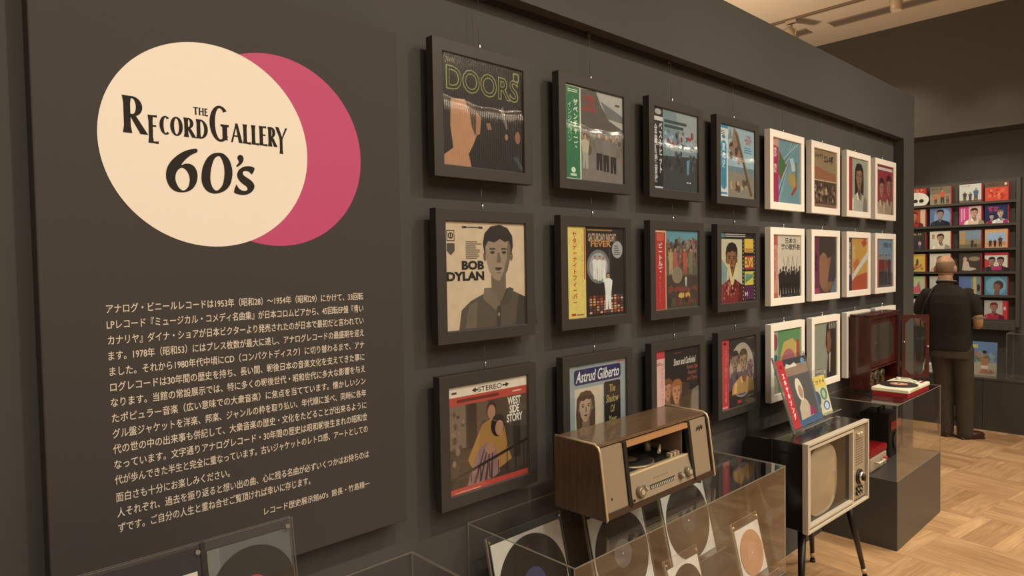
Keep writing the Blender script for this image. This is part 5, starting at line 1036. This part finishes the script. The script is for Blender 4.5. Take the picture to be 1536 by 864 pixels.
# body: one continuous skin surface - head, face, neck, trunk, arms, hands, legs
m = MB(); S_ = M_SKIN
m.ball((hx, .030, 1.500), (.074, .094, .100), S_, 20, 14)
m.ball((hx, .068, 1.440), (.054, .056, .058), S_, 16, 10)            # jaw
m.ball((hx, .128, 1.470), (.013, .018, .019), S_, 10, 8); m.ball((hx, .116, 1.432), (.022, .012, .008), S_, 10, 6)
for d in (-1, 1):
    m.ball((hx + d * .079, .022, 1.478), (.012, .021, .033), S_, 12, 8); m.ball((hx + d * .030, .112, 1.498), (.014, .010, .008), S_, 10, 6)
loft(m, [(hx * .7, .0, 1.30, .066, .062), (hx * .85, .004, 1.36, .056, .058), (hx, .016, 1.42, .056, .062)], S_)
loft(m, [(-.01, 0, .78, .150, .105), (-.01, 0, .90, .142, .102), (-.015, -.005, 1.05, .158, .110), (-.02, -.008, 1.18, .170, .112), (-.03, -.008, 1.27, .160, .095), (-.04, -.004, 1.325, .085, .068)], S_)
RA = [(.138, -.005, 1.255), (.180, -.010, 1.13), (.192, .0, 1.01), (.155, .130, .985), (.105, .215, .995)]
LA = [(-.208, -.005, 1.250), (-.246, -.010, 1.12), (-.250, .005, 1.0), (-.205, .135, .980), (-.140, .215, 1.000)]
for P_ in (RA, LA): limb(m, P_, [.050, .044, .038, .031, .024], S_)
def hand(P_, sgn):
    w_, e_ = Vector(P_[-1]), Vector(P_[-2]); d = (w_ - e_).normalized(); up = Vector((0, 0, 1)); up = (up - d * up.dot(d)).normalized(); s2 = d.cross(up) * sgn
    c = w_ + d * .045
    m.ball(c, (.020, .040, .034), S_, 12, 8)
    for q, L_ in enumerate((.058, .068, .064, .050)):
        b = w_ + d * .075 + up * (.027 - .018 * q); m.tube([b - d * .02, b + d * L_ * .45, b + d * L_ * .78 + s2 * .016, b + d * L_ * .92 + s2 * .034], [.0095, .009, .0082, .0070], S_, 8)
    b = w_ + d * .025 + up * .026; m.tube([b, b + d * .022 + up * .022 + s2 * .012, b + d * .052 + up * .026 + s2 * .022], [.011, .0098, .008], S_, 8)
hand(RA, -1); hand(LA, 1)
RL_ = [(.078, 0, .80), (.092, .006, .45), (.105, -.012, .09)]; LL_ = [(-.085, 0, .80), (-.062, .006, .45), (-.040, -.012, .09)]
for P_ in (RL_, LL_): limb(m, P_, [.082, .054, .036], S_)
for (x, y) in ((.105, -.012), (-.040, -.012)): m.ball((x, y + .05, .04), (.034, .095, .030), S_, 12, 8)
fuse(m, 'body', .007, sm=4)
for d in (-1, 1):
    m = MB(); m.ball((hx + d * .030, .1175, 1.500), (.009, .006, .006), pm('eye_white', (.6, .58, .54), .3), 10, 8); m.ball((hx + d * .030, .1225, 1.500), (.004, .003, .004), M_DARK, 8, 6); m.build('eye', MAN)
# cropped hair: a thin shell round the back and sides
m = MB(); i = m.mi(pm('cropped_grey_hair', (.25, .165, .115), .75, 0, .2, .25, 60))
rows = []
for a in range(9):
    t = math.radians(62 + a * 7.2); row = []
    for q in range(25):
        ph = math.radians(180 - 18 + q * (216 / 24)); row.append(m.bm.verts.new((hx + .0755 * math.sin(t) * math.cos(ph), .030 + .0955 * math.sin(t) * math.sin(ph), 1.500 + .1015 * math.cos(t))))
    rows.append(row)
for a in range(8):
    for q in range(24): f = m.bm.faces.new([rows[a][q], rows[a][q + 1], rows[a + 1][q + 1], rows[a + 1][q]]); f.material_index = i; f.smooth = True
hr = m.build('hair', MAN); so = hr.modifiers.new('thick', 'SOLIDIFY'); so.thickness = .002
# polo shirt
m = MB()
loft(m, [(-.012, 0, .765, .166, .122), (-.012, 0, .80, .166, .122), (-.012, 0, .92, .160, .120), (-.016, -.006, 1.06, .176, .126), (-.022, -.010, 1.18, .180, .122), (-.030, -.010, 1.255, .176, .106), (-.036, -.006, 1.305, .122, .084), (-.042, -.002, 1.350, .070, .066)], M_POLO, .8)
for P_ in (RA, LA):
    a, b = Vector(P_[0]), Vector(P_[1]); e_ = b + (Vector(P_[2]) - b) * .15
    limb(m, [a - Vector((math.copysign(.03, a.x) * .6, 0, -.01)), a + (b - a) * .5, e_], [.056, .060, .057], M_POLO)
fuse(m, 'polo_shirt', .008)
m = MB(); m2 = []
cu_ = [(hx * .72 + .072 * math.cos(2 * math.pi * q / 28), .004 + .068 * math.sin(2 * math.pi * q / 28), 1.362 + .010 * -math.sin(2 * math.pi * q / 28)) for q in range(29)]
m.tube(cu_, .012, M_POLO, 8, False); cl = m.build('collar', MAN)
m = MB(); m.tube([(x, y, z + .012) for x, y, z in cu_], .0035, pm('collar_stripe', (.34, .33, .36), .7), 6, False); s_ = m.build('collar_stripe', cl); s_['label'] = 'pale grey stripe on the collar'
for P_ in (RA, LA):
    b = Vector(P_[1]); d = (Vector(P_[2]) - b); e_ = b + d * .15; d.normalize(); m = MB(); m.tube([e_ + d * .040, e_ + d * .046, e_ + d * .055], [.0565, .0575, .0565], pm('cuff_stripe', (.17, .20, .16), .7), 18, False); m.build('cuff_stripe', MAN)
# trousers
m = MB()
loft(m, [(-.008, 0, .70, .164, .122), (-.008, 0, .80, .158, .116), (-.008, 0, .86, .150, .110)], M_TROU, .8)
for P_ in (RL_, LL_):
    limb(m, [(P_[0][0], 0, .78), (P_[1][0], .004, .45), (P_[2][0], -.012, .045)], [.090, .073, .062], M_TROU)
fuse(m, 'trousers', .008)
for (x, y, tw, tx) in ((.108, -.012, .75, 'right'), (-.040, -.012, -.15, 'left')):
    m = MB(); Mt = Matrix.Translation((x, y, 0)) @ Matrix.Rotation(-tw, 4, 'Z')
    m.ball((0, .075, .036), (.043, .095, .034), M_SHOE, 16, 10); m.ball((0, -.010, .042), (.036, .058, .040), M_SHOE, 14, 10); m.box(-.038, .038, -.055, .155, .001, .014, M_DARK)
    bmesh.ops.transform(m.bm, matrix=Mt, verts=m.bm.verts); ob = fuse(m, 'shoe', .006, sm=3)
# black shoulder bag at his left hip
m = MB(); m.box(-.262, -.198, -.085, .12, .64, .86, pm('black_bag_leather', (.014, .013, .013), .4)); bg = m.build('bag', None, MAN.location, bevel=.014, rotz=MAN.rotation_euler.z)
tag(bg, 'black shoulder bag hanging at the left hip of the man', 'bag')
m = MB(); m.box(-.266, -.262, -.078, .112, .73, .855, pm('black_bag_flap', (.020, .018, .017), .35)); m.build('flap', bg)
m = MB(); m.tube([(-.232, -.06, .855), (-.212, -.116, 1.05), (-.180, -.124, 1.18), (-.125, -.085, 1.312), (-.118, .01, 1.328), (-.15, .095, 1.25), (-.20, .125, 1.05), (-.232, .09, .855)], .007, M_DARK, 8); m.build('strap', bg)
